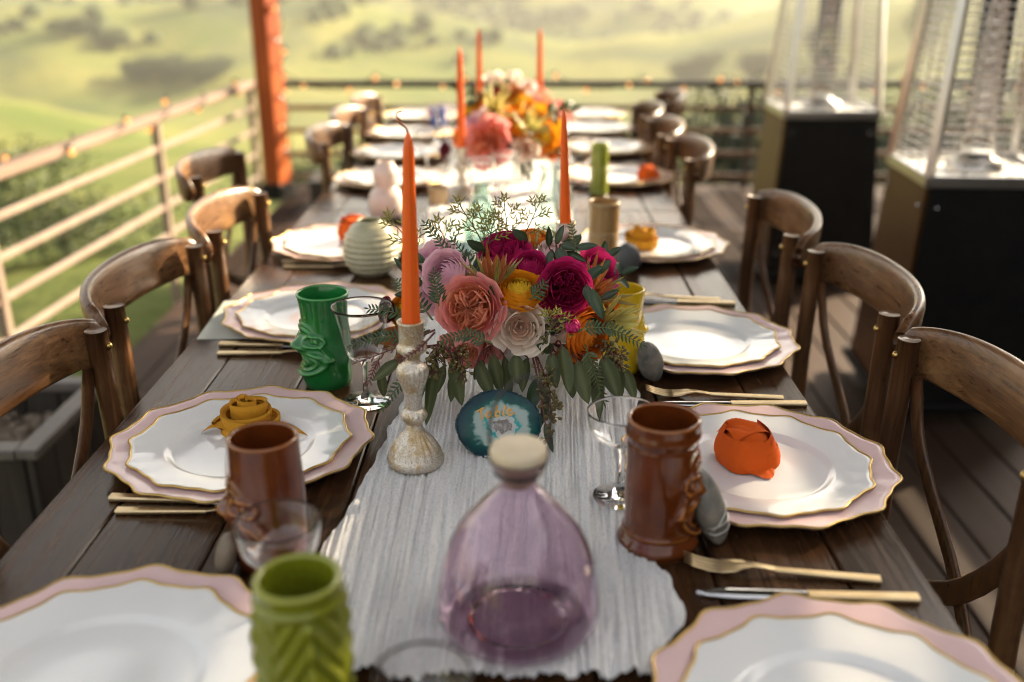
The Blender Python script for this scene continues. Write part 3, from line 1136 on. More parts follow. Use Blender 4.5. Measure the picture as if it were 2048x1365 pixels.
m, nt, b, out = new_mat('cotton_gauze')
v = coords(nt, rand=False)
wv = coords(nt, (1500, 420, 1), rand=False)
n1 = noise_tex(nt, v, 420, 4, .7)
n2 = noise_tex(nt, coords(nt, (260, 55, 1), rand=False), 1.6, 5, .7)
c = mixc(nt, maprange(nt, n1, .3, .7, 0, 1), (.90, .90, .90), (.80, .81, .82))
nt.links.new(c, b.inputs['Base Color'])
b.inputs['Roughness'].default_value = .95
b.inputs['Specular IOR Level'].default_value = .1
hh = nt.nodes.new('ShaderNodeMath'); hh.operation = 'ADD'
nt.links.new(n1, hh.inputs[0]); nt.links.new(n2, hh.inputs[1])
bump(nt, b, hh.outputs[0], .9, .0022)
tr = nt.nodes.new('ShaderNodeBsdfTransparent')
mx = nt.nodes.new('ShaderNodeMixShader')
nt.links.new(maprange(nt, noise_tex(nt, coords(nt, (1, .4, 1), rand=False), 620, 3, .65), .52, .66, 0, .30), mx.inputs[0])
nt.links.new(b.outputs[0], mx.inputs[1]); nt.links.new(tr.outputs[0], mx.inputs[2])
nt.links.new(mx.outputs[0], out.inputs[0])
M.gauze = m
runner('table_runner', .718, 2.05, RUN_L, RUN_R, 640, 300, 'crinkled pale grey gauze runner under the bottle, agate and nearer bouquet', 1.0)
runner('table_runner', 2.12, 4.3, [(2, -.20), (2.6, -.235), (3.4, -.21), (4.3, -.24)], [(2, .115), (2.8, .09), (3.5, .12), (4.3, .10)], 240, 60, 'sunlit pale gauze runner under the farther bouquet', 6.0)

# ------------------------------------------------------------------ plates and chargers
def plate_mesh(name, R, well, mat, seed, nl=12):
    mb = MB()
    prof = [(.001, .0032), (.02, .0032), (.3, .0030), (well - .03, .0030), (well, .0042), (well + .035, .0090), (well + .06, .0102), (.86, .0128), (.955, .0150), (.985, .0158),
            (1.0, .0150), (.99, .0128), (.93, .0108), (.80, .0078), (well + .02, .0020), (well - .05, 0), (.3, 0), (.02, 0), (.001, 0)]
    n = 144

    def outl(t):
        return 1 + .025 * cos(nl * t) + .010 * cos(2 * nl * t)
    rows = []
    for (q, z) in prof:
        k = smooth(well + .05, .95, q)
        rows.append([(R * q * lerp(1, outl(2 * pi * j / n), k) * cos(2 * pi * j / n), R * q * lerp(1, outl(2 * pi * j / n), k) * sin(2 * pi * j / n),
                      z * R / .15 + (.0006 * cos(nl * 2 * pi * j / n) * k if q > .8 else 0)) for j in range(n)])
    mb.grid(rows, True)
    mb.f.append(tuple(range(n))); mb.m.append(0)
    b0 = (len(prof) - 1) * n
    mb.f.append(tuple(reversed(range(b0, b0 + n)))); mb.m.append(0)
    me = mb.mesh(name, mat)
    rim = MB()
    pts = [(R * .997 * outl(2 * pi * j / n) * cos(2 * pi * j / n), R * .997 * outl(2 * pi * j / n) * sin(2 * pi * j / n), .0156 * R / .15 + .0006 * cos(nl * 2 * pi * j / n)) for j in range(n + 1)]
    rows = []
    for j in range(n):
        p = Vector(pts[j]); d = Vector((p.x, p.y, 0)).normalized()
        rows.append([p + d * (.0018 * cos(a * pi / 4)) + Vector((0, 0, .0016 * sin(a * pi / 4))) for a in range(8)])
    rows.append(rows[0])
    rim.grid(rows, True)
    return me, rim.mesh('gold_rim', M.gold)


CH_ME, CH_RIM = plate_mesh('charger', .165, .66, M.charger, 1)
PL_ME, PL_RIM = plate_mesh('plate', .138, .64, M.plate, 2)
PLZ = TAB + .0042

settings = [  # x, y, turn, side words, plate words
    (-.362, .700, .1, 'left, cut off by the bottom edge', None),
    (-.357, 1.168, .0, 'left under the mustard rose napkin', None),
    (-.356, 1.690, .15, 'left behind the green tiki mug', None),
    (-.385, 2.180, .05, 'left behind the round sage mug', None),
    (-.375, 2.930, .2, 'left behind the blush double bulb mug', None),
    (-.395, 3.370, .12, 'left, third from the far end', None),
    (-.410, 3.810, .0, 'left, second from the far end', None),
    (-.400, 4.290, .1, 'left at the far end of the table', None),
    (.274, .655, .05, 'right, cut off by the bottom edge', None),
    (.298, 1.113, .13, 'right under the orange rose napkin', None),
    (.294, 1.555, .2, 'right beside the yellow mug', None),
    (.302, 2.176, .02, 'right under the blurred mustard napkin', None),
    (.300, 2.960, .1, 'right beside the olive bamboo mug', None),
    (.305, 3.480, .2, 'right, third from the far end', None),
    (.300, 3.930, .0, 'right, second from the far end', None),
    (.300, 4.340, .1, 'right at the far end of the table', None)]
for (x, y, a, words, _) in settings:
    c_ = tag(link('charger', CH_ME), 'pink gold rimmed charger on the ' + words, 'charger', 'pink chargers along the table')
    c_.location = (x, y, TAB + .0008); c_.rotation_euler = (0, 0, a + rng.uniform(-.2, .2))
    rr_ = link('gold_rim', CH_RIM, c_)
    p_ = tag(link('dinner_plate', PL_ME), 'white plate on its charger, ' + words, 'plate', 'white plates along the table')
    p_.location = (x + rng.uniform(-.004, .004), y + rng.uniform(-.004, .004), PLZ + .0002); p_.rotation_euler = (0, 0, rng.uniform(-3, 3))
    link('gold_rim', PL_RIM, p_)
PLATE_TOP = PLZ + .0032

# folded pale paper under the third left charger
mc = MB(); mc.box((0, 0, 0), (.13, .21, .0012), None, .0004)
o = tag(mc.build('menu_card', simple('sage_paper', (.60, .62, .55), .8), None, False), 'pale sage paper card sticking out from under the charger behind the green tiki mug', 'card')
o.location = (-.485, 1.69, TAB + .0009); o.rotation_euler = (0, 0, .05)

# ------------------------------------------------------------------ cutlery
def handle(mb, x0, x1, w0, w1, t0, t1, z0=.004, z1=.004):
    rows = []
    n = 9
    for i in range(n):
        t = i / (n - 1)
        x = lerp(x0, x1, t); w = lerp(w0, w1, t) / 2; h = lerp(t0, t1, t) / 2; z = lerp(z0, z1, t)
        b = .25
        rows.append([(x, -w, z - h * .4), (x, -w * (1 - b), z - h), (x, w * (1 - b), z - h), (x, w, z - h * .4), (x, w, z + h * .4), (x, w * (1 - b), z + h), (x, -w * (1 - b), z + h), (x, -w, z + h * .4)])
    o_ = len(mb.v)
    mb.grid(rows, True)
    mb.f.append(tuple(o_ + j for j in range(8))); mb.m.append(0)
    mb.f.append(tuple(o_ + (n - 1) * 8 + j for j in reversed(range(8)))); mb.m.append(0)


def fork_parts():
    mb = MB(); handle(mb, 0, .105, .0115, .0075, .0058, .0042, .0035, .0055)
    h = mb
    hd = MB()
    rows = []
    L = [(.103, .0037, .0055), (.115, .0032, .0075), (.128, .0040, .0090), (.138, .0075, .0080), (.147, .0112, .0058), (.156, .0118, .0046), (.160, .0118, .0045)]
    for (x, w, z) in L:
        rows.append([(x, -w, z), (x, -w * .5, z - .0012), (x, w * .5, z - .0012), (x, w, z), (x, w, z + .0016), (x, w * .5, z + .0008), (x, -w * .5, z + .0008), (x, -w, z + .0016)])
    hd.grid(rows, True)
    tines = []
    for i in range(4):
        y = (-.0098 + i * .00653)
        tb = MB()
        tb.tube([(.158, y, .0048), (.172, y, .0054), (.186, y * .97, .0085), (.199, y * .94, .0135)], [.0021, .0019, .0017, .0008], 6, flat=.6)
        tines.append(tb)
    return h, hd, tines


def make_fork(label, a, b, group):
    root = thing('fork', label, 'fork', (a[0], a[1], TAB), atan2(b[1] - a[1], b[0] - a[0]), group)
    h, hd, tines = fork_parts()
    h.build('handle', M.cutlery, root, smooth=False)
    hd.build('neck', M.cutlery, root)
    for t in tines:
        t.build('tine', M.cutlery, root)
    return root


def make_knife(label, a, b, group):
    root = thing('knife', label, 'knife', (a[0], a[1], TAB), atan2(b[1] - a[1], b[0] - a[0]), group)
    mb = MB(); handle(mb, 0, .108, .0130, .0105, .0066, .0056, .0036, .0036)
    mb.build('handle', M.cutlery, root, smooth=False)
    bl = MB()
    rows = []
    for i in range(13):
        t = i / 12
        x = .107 + t * .112
        w = .0105 if t < .55 else .0105 * sqrt(max(0.004, 1 - ((t - .55) / .45) ** 2))
        lo = -.0085 + (.0 if t < .7 else .0085 * ((t - .7) / .3) ** 2)
        rows.append([(x, lo, .0034), (x, lo + .002, .0026), (x, w, .0018), (x, w, .0050), (x, lo + .002, .0042)])
    bl.grid(rows, True)
    bl.build('blade', M.blade, root)
    return root


cut = [  # kind, handle end, tip, words
    ('knife', (-0.4803, 1.0364), (-0.3311, 1.0278), 'gold handled knife on the left between the mustard rose plate and the nearest left plate'),
    ('fork', (-0.4614, 1.0052), (-0.3065, 1.0005), 'gold fork on the left below the mustard rose plate, nearer than its knife'),
    ('knife', (-0.4965, 1.5535), (-0.3281, 1.5474), 'gold handled knife on the left in front of the green tiki mug plate'),
    ('fork', (-0.4874, 1.5097), (-0.3208, 1.5083), 'gold fork on the left with its tines behind the green tiki mug'),
    ('knife', (-0.5031, 2.0591), (-0.3372, 2.0561), 'blurred gold knife on the left beyond the card, beside the round sage mug'),
    ('fork', (-0.4916, 2.0169), (-0.3304, 2.0103), 'blurred gold fork on the left in front of the round sage mug'),
    ('fork', (0.3715, 0.8706), (0.1816, 0.8968), 'gold fork on the right lying just beyond the nearest right plate'),
    ('knife', (0.3983, 0.8388), (0.1590, 0.8502), 'gold handled knife on the right beside the nearest right plate'),
    ('fork', (0.3877, 1.3330), (0.2017, 1.3483), 'gold fork on the right beyond the orange napkin plate'),
    ('knife', (0.4159, 1.3135), (0.1916, 1.3140), 'gold handled knife on the right just beyond the orange napkin charger'),
    ('knife', (0.4078, 1.7739), (0.2228, 1.7939), 'blurred gold knife on the right beyond the plate beside the yellow mug'),
    ('fork', (0.3837, 1.7948), (0.2208, 1.8186), 'blurred gold fork on the right beyond the plate beside the yellow mug'),
]
for kind, a, b, words in cut:
    (make_fork if kind == 'fork' else make_knife)(words, a, b, 'gold cutlery beside the plates')

# ------------------------------------------------------------------ napkins
def rose_napkin(label, loc, rz, mat, s=1.0, turns=3.6, tails=((.2, .055), (3.5, .05))):
    root = thing('rose_napkin', label, 'napkin', loc, rz)
    n = 150
    rows = []
    K = 15
    for i in range(n + 1):
        t = i / n
        th = t * turns * 2 * pi
        r = (.0030 + .038 * t ** .80) * s
        zt = (.052 - .029 * t ** 1.25 + .0055 * sin(th * .61 + .6) * smooth(.1, .5, t)) * s
        cxo, cyo = -.010 * (1 - t) * s, .004 * (1 - t) * s
        r = r * (1 + .10 * sin(th * .43 + 2) * smooth(.15, .5, t))
        ro = []
        for k in range(K):
            v = k / (K - 1)
            # the cloth leans out, folds over at the top edge
            bulge = (.007 * sin(pi * min(1, v * 1.05)) ** .8 + .004 * v) * smooth(.05, .6, t) * s
            rr = r * (.66 + .34 * v) + bulge * .7
            z = zt * (v ** .8)
            if v > .85:
                z = zt * (1 - .10 * (v - .85) / .15); rr -= .0045 * s * (v - .85) / .15
            wob = (.0030 * noise.noise(Vector((th * .8, v * 2, 3))) + .0012 * noise.noise(Vector((th * 1.2, v * 9 + th * .4, 8)))) * s
            ro.append(((rr + wob) * cos(th) + cxo, (rr + wob) * sin(th) + cyo, z + .001))
        rows.append(ro)
    mb = MB(); mb.grid(rows); mb.build('rolled_cloth', mat, root)
    mb = MB()   # the twist below that carries the roll
    mb.lathe([(.002, .002), (.030 * s, .002), (.036 * s, .008 * s), (.030 * s, .014 * s), (.01 * s, .017 * s)], 24,
             lambda r, z, t: r * (1 + .05 * sin(5 * t)))
    mb.build('twisted_base', mat, root)
    for a, ln in tails:
        mb = MB(); rows = []
        for i in range(10):
            t = i / 9
            w = (.016 * (1 - t) ** .7 * (1 - .3 * t) + .0006) * s
            x = (.026 + ln * t) * s
            z = (.014 * (1 - t) + .001 + .006 * sin(pi * t)) * s
            rows.append([(x, -w, z - .002 * s * (1 - t)), (x, -w * .5, z + .002 * s * (1 - t)), (x, 0, z + .003 * s * (1 - t)), (x, w * .5, z + .0015 * s * (1 - t)), (x, w, z - .002 * s * (1 - t))])
        mb.grid(rows)
        rot = Matrix.Rotation(a, 4, 'Z')
        o_ = mb.build('leaf_tail', mat, root); o_.matrix_basis = rot
    return root


def bundle_napkin(label, loc, rz, mat, s=1.0):
    """square cloth wrapped round itself into a rosebud: overlapping slanting wraps with free edges"""
    root = thing('rose_napkin', label, 'napkin', loc, rz)

    def sq(th, r):
        # rounded square footprint
        return r * (abs(cos(th)) ** 3.2 + abs(sin(th)) ** 3.2) ** (-1 / 3.2)

    def wrap(name, a0, a1, z0, z1, rb, rt, lift, seed, close=.0, lip=.004):
        mb = MB(); rows = []
        nu, nv = 34, 12
        for i in range(nu + 1):
            t = i / nu
            th = lerp(a0, a1, t)
            row = []
            zt = lerp(z0, z1, t) + .002 * sin(t * 7 + seed)
            for k in range(nv + 1):
                v = k / nv
                belly = sin(pi * min(1, .12 + .80 * v)) ** .6
                r = sq(th, lerp(rb, rt, v ** 2.4) * (.80 + .20 * belly)) + lift * t
                r += .0013 * noise.noise(Vector((th * 1.7 + seed, v * 3.5, seed))) + .0009 * sin(v * 9 + t * 5 + seed) * (1 - v)
                z = .0015 + zt * v
                if v > .86:            # free edge rolls over
                    q = (v - .86) / .14
                    r += lip * .35 * q; z -= lip * .35 * q * q
                row.append((r * cos(th) * s, r * sin(th) * s, z * s))
            rows.append(row)
        mb.grid(rows)
        return mb.build(name, mat, root)
    # low base that closes the bottom, and a rolled heart on top
    mb = MB(); mb.blob((0, 0, .027 * s), (.030 * s, .030 * s, .0265 * s), 20, 12, lambda d_: 1 + .04 * noise.noise(d_ * 3)); mb.build('inner_roll', mat, root)
    wrap('fold', -.4, 2.9, .034, .055, .034, .024, .002, 1, lip=.006)
    wrap('fold', 1.6, 4.9, .050, .044, .035, .028, .005, 2, lip=.007)
    wrap('fold', 3.4, 6.9, .030, .052, .036, .025, .006, 3, lip=.007)
    wrap('fold', 4.2, 6.6, .018, .036, .0385, .035, .006, 4, lip=.008)
    wrap('fold', 5.3, 8.3, .044, .022, .037, .032, .006, 5, lip=.007)
    # diagonal sheet drawn over the top
    mb = MB(); rows = []
    for i in range(17):
        t = i / 16
        x = lerp(-.027, .029, t)
        row = []
        for k in range(11):
            v = k / 10
            y = lerp(-.020, .030, v) + .006 * t
            z = .0545 - 14 * (x * x) * (.6 + .5 * v) - 9 * (y - .004) ** 2 + .0035 * sin((x + .55 * y) * 190) * smooth(0, .2, v) + .0012 * noise.noise(Vector((x * 60, y * 60, 2)))
            row.append((x * s, y * s, z * s))
        rows.append(row)
    mb.grid(rows); mb.build('top_fold', mat, root)
    # loose corner curling out at the foot
    mb = MB(); rows = []
    for i in range(19):
        t = i / 18
        x = lerp(-.014, .024, t)
        dep = .021 * sin(pi * min(1, t * 1.02)) ** .8 + .003
        row = []
        for k in range(7):
            v = k / 6
            row.append((x * s, (-.030 - dep * v) * s, (.015 * (1 - v) ** 1.5 + .002 + .006 * max(0, sin(t * 8.5 + .6)) * v * (1.3 - v)) * s))
        rows.append(row)
    mb.grid(rows); mb.build('loose_corner', mat, root)
    return root


px = (-0.3560, 1.2008, 0.7620)
rose_napkin('mustard cotton napkin rolled into a rose on the left plate behind the brown tiki mug', (px[0], px[1], PLATE_TOP), -.5, M.mustard, 1.0, 4.6, ((-2.65, .040), (.42, .052)))
px = (0.2853, 1.1230, 0.7620)
bundle_napkin('burnt orange napkin folded into a rosebud on the right plate behind the brown mug', (px[0], px[1], PLATE_TOP), .35, M.orange_cloth, .95)
px = (0.2782, 2.1597, 0.7620)
rose_napkin('blurred mustard napkin rose on the right plate beyond the tall bamboo mug', (px[0], px[1], PLATE_TOP), .6, M.mustard, 1.0, 3.2, ((1.9, .03), (-1.8, .02)))
px = (-0.3699, 2.2182, 0.7620)
bundle_napkin('blurred orange napkin on the left plate behind the round sage mug', (px[0], px[1], PLATE_TOP), .5, M.orange_cloth, 1.05)
rose_napkin('tiny blurred orange napkin on the far right plate at the end of the table', (.20, 4.33, PLATE_TOP), .5, M.orange_cloth, 1.1)
rose_napkin('blurred orange napkin on the far left plate behind the blue mug', (-.335, 4.27, PLATE_TOP), .2, M.orange_cloth, 1.1)
bundle_napkin('orange napkin at the right table edge on the plate beside the olive bamboo mug', (.385, 2.93, PLATE_TOP), .5, M.orange_cloth, .8)
rose_napkin('scrap of mustard cloth at the bottom right behind the nearest right charger', (.445, .765, .462), .5, M.mustard, .9)

# ------------------------------------------------------------------ mugs
def mug_profile(pts, wall=.0042, floor=.006):
    """pts: outer (r,z) bottom to top -> closed cup profile"""
    c = curve([(r, 0, z) for r, z in pts], 110)
    outer = [(q.x, q.z) for q in c]
    H = outer[-1][1]
    inner = [(r - wall, z) for r, z in outer if z > floor][::-1]
    rt = outer[-1][0]
    lip = [(rt - wall * .2, H + wall * .35), (rt - wall * .5, H + wall * .5), (rt - wall * .8, H + wall * .35)]
    return [(.002, .0)] + [(outer[0][0] * .9, 0)] + outer + lip + inner + [(inner[-1][0] * .5, floor), (.001, floor)], outer


def gauss(x, s):
    return exp(-x * x / (2 * s * s))


def wrapang(a):
    return (a + pi) % (2 * pi) - pi


def mug(label, loc, rz, pts, mat, relief=None, n=200, name='tiki_mug', cat='mug', group='ceramic tiki mugs on the table', wall=.0042, inner_mat=None):
    prof, outer = mug_profile(pts, wall)
    root = thing(name, label, cat, loc, rz, group)
    no = len(outer) + 2
    H = outer[-1][1]
    mb = MB()
    rows = []
    for i, (r, z) in enumerate(prof):
        row = []
        for j in range(n):
            t = 2 * pi * j / n
            rr = r
            if relief and 2 <= i < no:
                rr = r + relief(wrapang(t), z / H, r)
            row.append((rr * cos(t), rr * sin(t), z))
        rows.append(row)
    mb.grid(rows[:no + 2], True)
    mb.build('body', mat, root)
    mi = MB(); mi.grid(rows[no + 1:], True)
    mi.build('inner_wall', inner_mat or mat, root)
    return root


def face_relief(scale=1.0, nose_k=1.0, ribs=0.0, wide=1.0):
    """carved face looking along +X (t=0)"""
    def f(t, v, r):
        d = 0.0
        t = t / wide
        at = abs(t)
        # brow: thick arched ridge
        yb = .66 - .26 * (at - .15) ** 2 - .10 * smooth(.45, .95, at)
        d += .0042 * gauss(v - yb, .022) * smooth(1.25, .95, at)
        d += .0022 * gauss(v - yb - .05, .012) * smooth(1.15, .85, at)
        # eye socket + eye
        ex, ey = at - .58, v - .545
        q = sqrt((ex / .30) ** 2 + (ey / .062) ** 2)
        d += .0040 * gauss(q - 1, .16) + .0032 * exp(-(q / .42) ** 2) - .0014 * exp(-((q - .62) / .14) ** 2)
        # nose
        nz = exp(-(t / .26) ** 2) * smooth(.66, .50, v) * smooth(.40, .46, v)
        d += .0095 * nose_k * nz
        d += .0100 * nose_k * exp(-((at) / .30) ** 2) * gauss(v - .475, .038)
        d += .0058 * nose_k * exp(-((at - .30) / .16) ** 2) * gauss(v - .468, .026)
        # cheek line
        d += .0022 * gauss(v - (.44 - .10 * smooth(.3, .9, at)), .014) * smooth(.25, .4, at) * smooth(1.25, 1.0, at)
        # open laughing mouth: two concentric bands
        mx_, my = t / .92, (v - .285) / .125
        my -= .35 * mx_ * mx_
        q = sqrt(mx_ * mx_ + my * my)
        d += .0058 * gauss(q - 1, .10) + .0036 * gauss(q - .68, .06) - .0022 * smooth(.62, .5, q) + .0030 * gauss(q - .30, .10)
        # chin
        d += .0036 * exp(-(t / .5) ** 2) * gauss(v - .13, .035)
        d += ribs * (abs(sin(t * 9)) ** 6) * -.0012 * smooth(.74, .80, v) * smooth(1.0, .95, v)
        return d * scale
    return f


def leaf_relief(t, v, r):
    d = 0.0
    # carved overlapping leaf chevrons
    w = wrapang(t * 4) / 4
    ph = (v * 6.5 + abs(w) * 2.6)
    d += .0026 * abs(sin(ph * pi)) ** 1.6 * smooth(.05, .12, v) * smooth(.90, .84, v)
    d += .0030 * gauss(w, .05) * smooth(.05, .12, v) * smooth(.88, .8, v)
    d += .0030 * gauss(v - .90, .016) + .0028 * gauss(v - .04, .02)
    return d


def barrel_relief(t, v, r):
    d = .0020 * gauss(v - .90, .022) + .0030 * gauss(v - .06, .028) + .0016 * gauss(v - .155, .010) - .0012 * gauss(v - .135, .01) - .0012 * gauss(v - .84, .01)
    d += -.0004 * abs(sin(t * 3)) ** 10 * smooth(.18, .22, v) * smooth(.86, .8, v)
    d += face_relief(.95, .8)(t, v * .92 + .02, r) * smooth(1.5, 1.2, abs(t))
    return d


def bamboo_relief(t, v, r):
    d = .0022 * gauss(v - .52, .012) - .0014 * gauss(v - .49, .012) + .0018 * gauss(v - .965, .02) + .0018 * gauss(v - .03, .02)
    return d - .0006 * abs(sin(t * 7)) ** 20


def ring_relief(t, v, r):
    d = 0.0
    for k in range(7):
        d += .0020 * gauss(v - (.12 + .105 * k), .012) - .0018 * gauss(v - (.155 + .105 * k), .010)
    d -= .0010 * (abs(sin(t * 10)) ** 24) * smooth(.72, .66, v)
    return d


bx = (-0.2871, 1.3970)
mug('emerald green tiki mug with a laughing face in profile, beside the wine goblet', (bx[0], bx[1], TAB + .0006), radians(205),
    [(.0340, 0), (.0365, .012), (.0362, .045), (.0352, .075), (.0345, .105), (.0362, .128), (.0390, .142)], M.green_glaze, face_relief(1.0, .9, 1.0, 1.45))
bx = (-0.2598, 0.9172)
mug('brown tiki mug with a carved nose in profile, behind the coupe glass on the left', (bx[0], bx[1], TAB + .0006), radians(200),
    [(.0395, 0), (.0415, .01), (.0400, .03), (.0392, .07), (.0372, .105), (.0362, .125), (.0362, .140)], M.amber, face_relief(.9, .8, 0, 1.3), wall=.005)
bx = (0.1531, 0.9434)
mug('glossy amber brown barrel mug on the right leaning on a grey stone', (bx[0], bx[1], TAB + .0006), radians(-8),
    [(.0400, 0), (.0405, .01), (.0372, .03), (.0378, .07), (.0375, .105), (.0375, .13), (.0385, .150)], M.amber, barrel_relief, wall=.005)
bx = (-0.1709, 0.6624, 0.8930)
mug('lime green mug carved with leaf chevrons, blurred in the left foreground', (bx[0], bx[1], TAB + .0006), .4,
    [(.0335, 0), (.0350, .01), (.0350, .05), (.0352, .09), (.0345, .115), (.0340, .128), (.0348, .142)], M.lime, leaf_relief, wall=.0065)
bx = (-0.2996, 1.9773)
mug('round sage and cream mug with ringed bands like a ball, left of the tall candle', (bx[0], bx[1], TAB + .0006), .3,
    [(.0300, 0), (.0400, .008), (.0545, .030), (.0575, .055), (.0520, .080), (.0400, .100), (.0285, .108), (.0265, .112)], M.sage, ring_relief)
bx = (-0.3293, 2.4712)
mug('blush white mug of two stacked round bulbs, blurred behind the tall candle', (bx[0], bx[1], TAB + .0006), .3,
    [(.030, 0), (.042, .01), (.0475, .035), (.042, .062), (.029, .078), (.027, .084), (.032, .100), (.032, .118), (.024, .134), (.021, .142)], M.blush)
bx = (0.1815, 2.0474)
mug('tall straight bamboo brown mug on the right behind the bouquet', (bx[0], bx[1], TAB + .0006), .3,
    [(.031, 0), (.0322, .01), (.0322, .06), (.0318, .10), (.0322, .136)], M.bamboo, bamboo_relief, wall=.0036)
bx = (0.2284, 2.7778)
mug('slim olive green bamboo mug, blurred on the right of the farther bouquet', (bx[0], bx[1], TAB + .0006), .3,
    [(.024, 0), (.0252, .01), (.0248, .06), (.0248, .10), (.0252, .138)], M.olive, bamboo_relief)
bx = (0.1618, 1.4545)
mug('bright yellow mug half hidden behind the right side of the bouquet', (bx[0], bx[1], TAB + .0006), .3,
    [(.030, 0), (.0325, .01), (.0305, .04), (.0300, .085), (.0325, .115), (.0335, .131)], M.yellow, face_relief(.8))
bx = (-0.3087, 3.9503)
mug('small blue mug blurred left of the farther orange candle', (bx[0], bx[1], TAB + .0006), .3,
    [(.030, 0), (.033, .01), (.032, .05), (.034, .09)], M.blue, bamboo_relief)
bx = (-0.2108, 2.6155)
mug('small tan mug blurred in front of the farther candlestick', (bx[0], bx[1], TAB + .0006), .3,
    [(.022, 0), (.026, .008), (.026, .03), (.027, .05)], M.tan)

# ------------------------------------------------------------------ stones used as place cards
def stone(label, a, r, tilt, rz, mat, seed, wired=True):
    root = thing('river_stone', label, 'stone', a, rz, 'wire wrapped place stones')
    rot = Matrix.Rotation(tilt, 3, 'Y')

    def fn(d):
        return 1 + .07 * noise.noise(d * 1.3 + Vector((seed, 0, 0))) + .02 * noise.noise(d * 4 + Vector((0, seed, 0)))
    MB().blob((0, 0, 0), r, 28, 18, fn, rot).build('stone', mat, root)
    if wired:
        mb = MB()
        for k, (off, sl) in enumerate(((-.30, .25), (-.42, -.2), (-.36, .05))):
            pts = []
            for i in range(25):
                t = 2 * pi * i / 24
                d = Vector((cos(t), sin(t), off + sl * cos(t + k))).normalized()
                f_ = fn(d) * 1.012
                pts.append(rot @ Vector((d.x * r[0] * f_, d.y * r[1] * f_, d.z * r[2] * f_)))
            mb.tube(pts, .0009, 5, cap=False)
        mb.build('wire_wrap', M.wire, root)
    return root


q = (0.2092, 0.9336)
stone('grey oblong stone wrapped in wire leaning against the glossy brown mug', (q[0] - .004, q[1] + .012, TAB + .047), (.018, .024, .050), -.36, .1, M.stone, 1)
q = (0.2022, 1.3998)
stone('grey green oval stone beside the yellow mug under the bouquet', (q[0], q[1] + .01, TAB + .030), (.019, .018, .034), -.30, .2, M.stone, 2, False)
q = (0.2290, 1.9912)
stone('dark round stone leaning beside the tall bamboo mug', (q[0], q[1] + .01, TAB + .028), (.028, .022, .032), -.25, .2, M.stone_dark, 3, False)
q = (-0.2873, 0.8678)
stone('pale brown stone beside the brown tiki mug at the corner of the nearest left charger', (q[0] - .012, q[1] + .015, TAB + .022), (.011, .017, .025), .22, .3, M.stone_pale, 4, False)

# ------------------------------------------------------------------ glasses
def stem_glass(label, loc, bowl, stem_h, foot_r, name='coupe_glass', mat=None, group='clear stem glasses on the table', flute=0):
    """bowl: outer profile (r, z above the stem) from stem to rim"""
    root = thing(name, label, 'glass', loc, 0, group)
    mat = mat or M.clear
    w = .0012
    out_ = [(.0015, 0), (foot_r, 0), (foot_r + .0006, .0012), (foot_r * .98, .0022), (foot_r * .55, .0042), (.010, .0075), (.0045, .014), (.0034, stem_h * .5), (.0036, stem_h * .85), (.0060, stem_h)]
    bw_ = [(c.x, c.z + stem_h) for c in curve([(r, 0, z) for r, z in bowl], 22)]
    rim_r, rim_z = bw_[-1]
    inner = [(max(.0012, r - w), z + (w if i == 0 else 0)) for i, (r, z) in enumerate(bw_)][::-1]
    prof = out_ + bw_ + [(rim_r - w * .5, rim_z + w * .6)] + inner + [(.0005, inner[-1][1] + .0003)]
    fn = None
    if flute:
        def fn(r, z, t):
            k = smooth(stem_h + .005, stem_h + .02, z) * smooth(rim_z - .02, rim_z - .05, z)
            return r * (1 - .03 * k * abs(sin(t * flute / 2)) ** 2)
    mb = MB(); mb.lathe(prof, 56, fn)
    mb.build('bowl_and_stem', mat, root)
    return root


gx = (-0.2191, 1.3260)
stem_glass('clear wine goblet with faceted bowl between the green tiki mug and the candlestick', (gx[0], gx[1], TAB + .0004),
           [(.006, 0), (.022, .006), (.0285, .020), (.0325, .042), (.0370, .064), (.0425, .082)], .064, .035, 'wine_goblet', flute=10)
gx = (-0.2313, 0.8084)
stem_glass('shallow clear coupe glass in front of the brown tiki mug on the left', (-.2205, .800, TAB + .0004),
           [(.006, 0), (.022, .006), (.034, .018), (.0385, .034), (.0395, .048)], .064, .032)
gx = (0.1211, 1.0304)
stem_glass('clear coupe glass half hidden behind the glossy brown mug', (gx[0], gx[1], TAB + .010),
           [(.006, 0), (.020, .006), (.034, .016), (.040, .030), (.0415, .046)], .064, .032)
gx = (-0.0670, 0.5824, 0.8680)
stem_glass('clear glass cut by the bottom edge in front of the violet bottle', (gx[0], gx[1], TAB + .004),
           [(.006, 0), (.020, .006), (.032, .018), (.036, .034), (.0355, .050)], .064, .032)
for (px_, F_, lab_) in ((965, 2.52, 'blurred clear goblet left of centre behind the nearer bouquet'), (1010, 2.62, 'blurred clear goblet in front of the farther bouquet vase'),
                        (1160, 2.86, 'blurred clear goblet left of the olive bamboo mug'), (855, 3.02, 'blurred clear goblet beside the farther left plates'),
                        (1125, 3.45, 'blurred clear goblet right of the farther bouquet'), (893, 3.62, 'blurred clear goblet left of the farther bouquet')):
    xx = (px_ - 1036) / 1991 * F_ * 1.0
    stem_glass(lab_, (xx, F_, TAB + .004), [(.006, 0), (.024, .006), (.031, .022), (.034, .045), (.0385, .075)], .062, .033, 'wine_goblet')


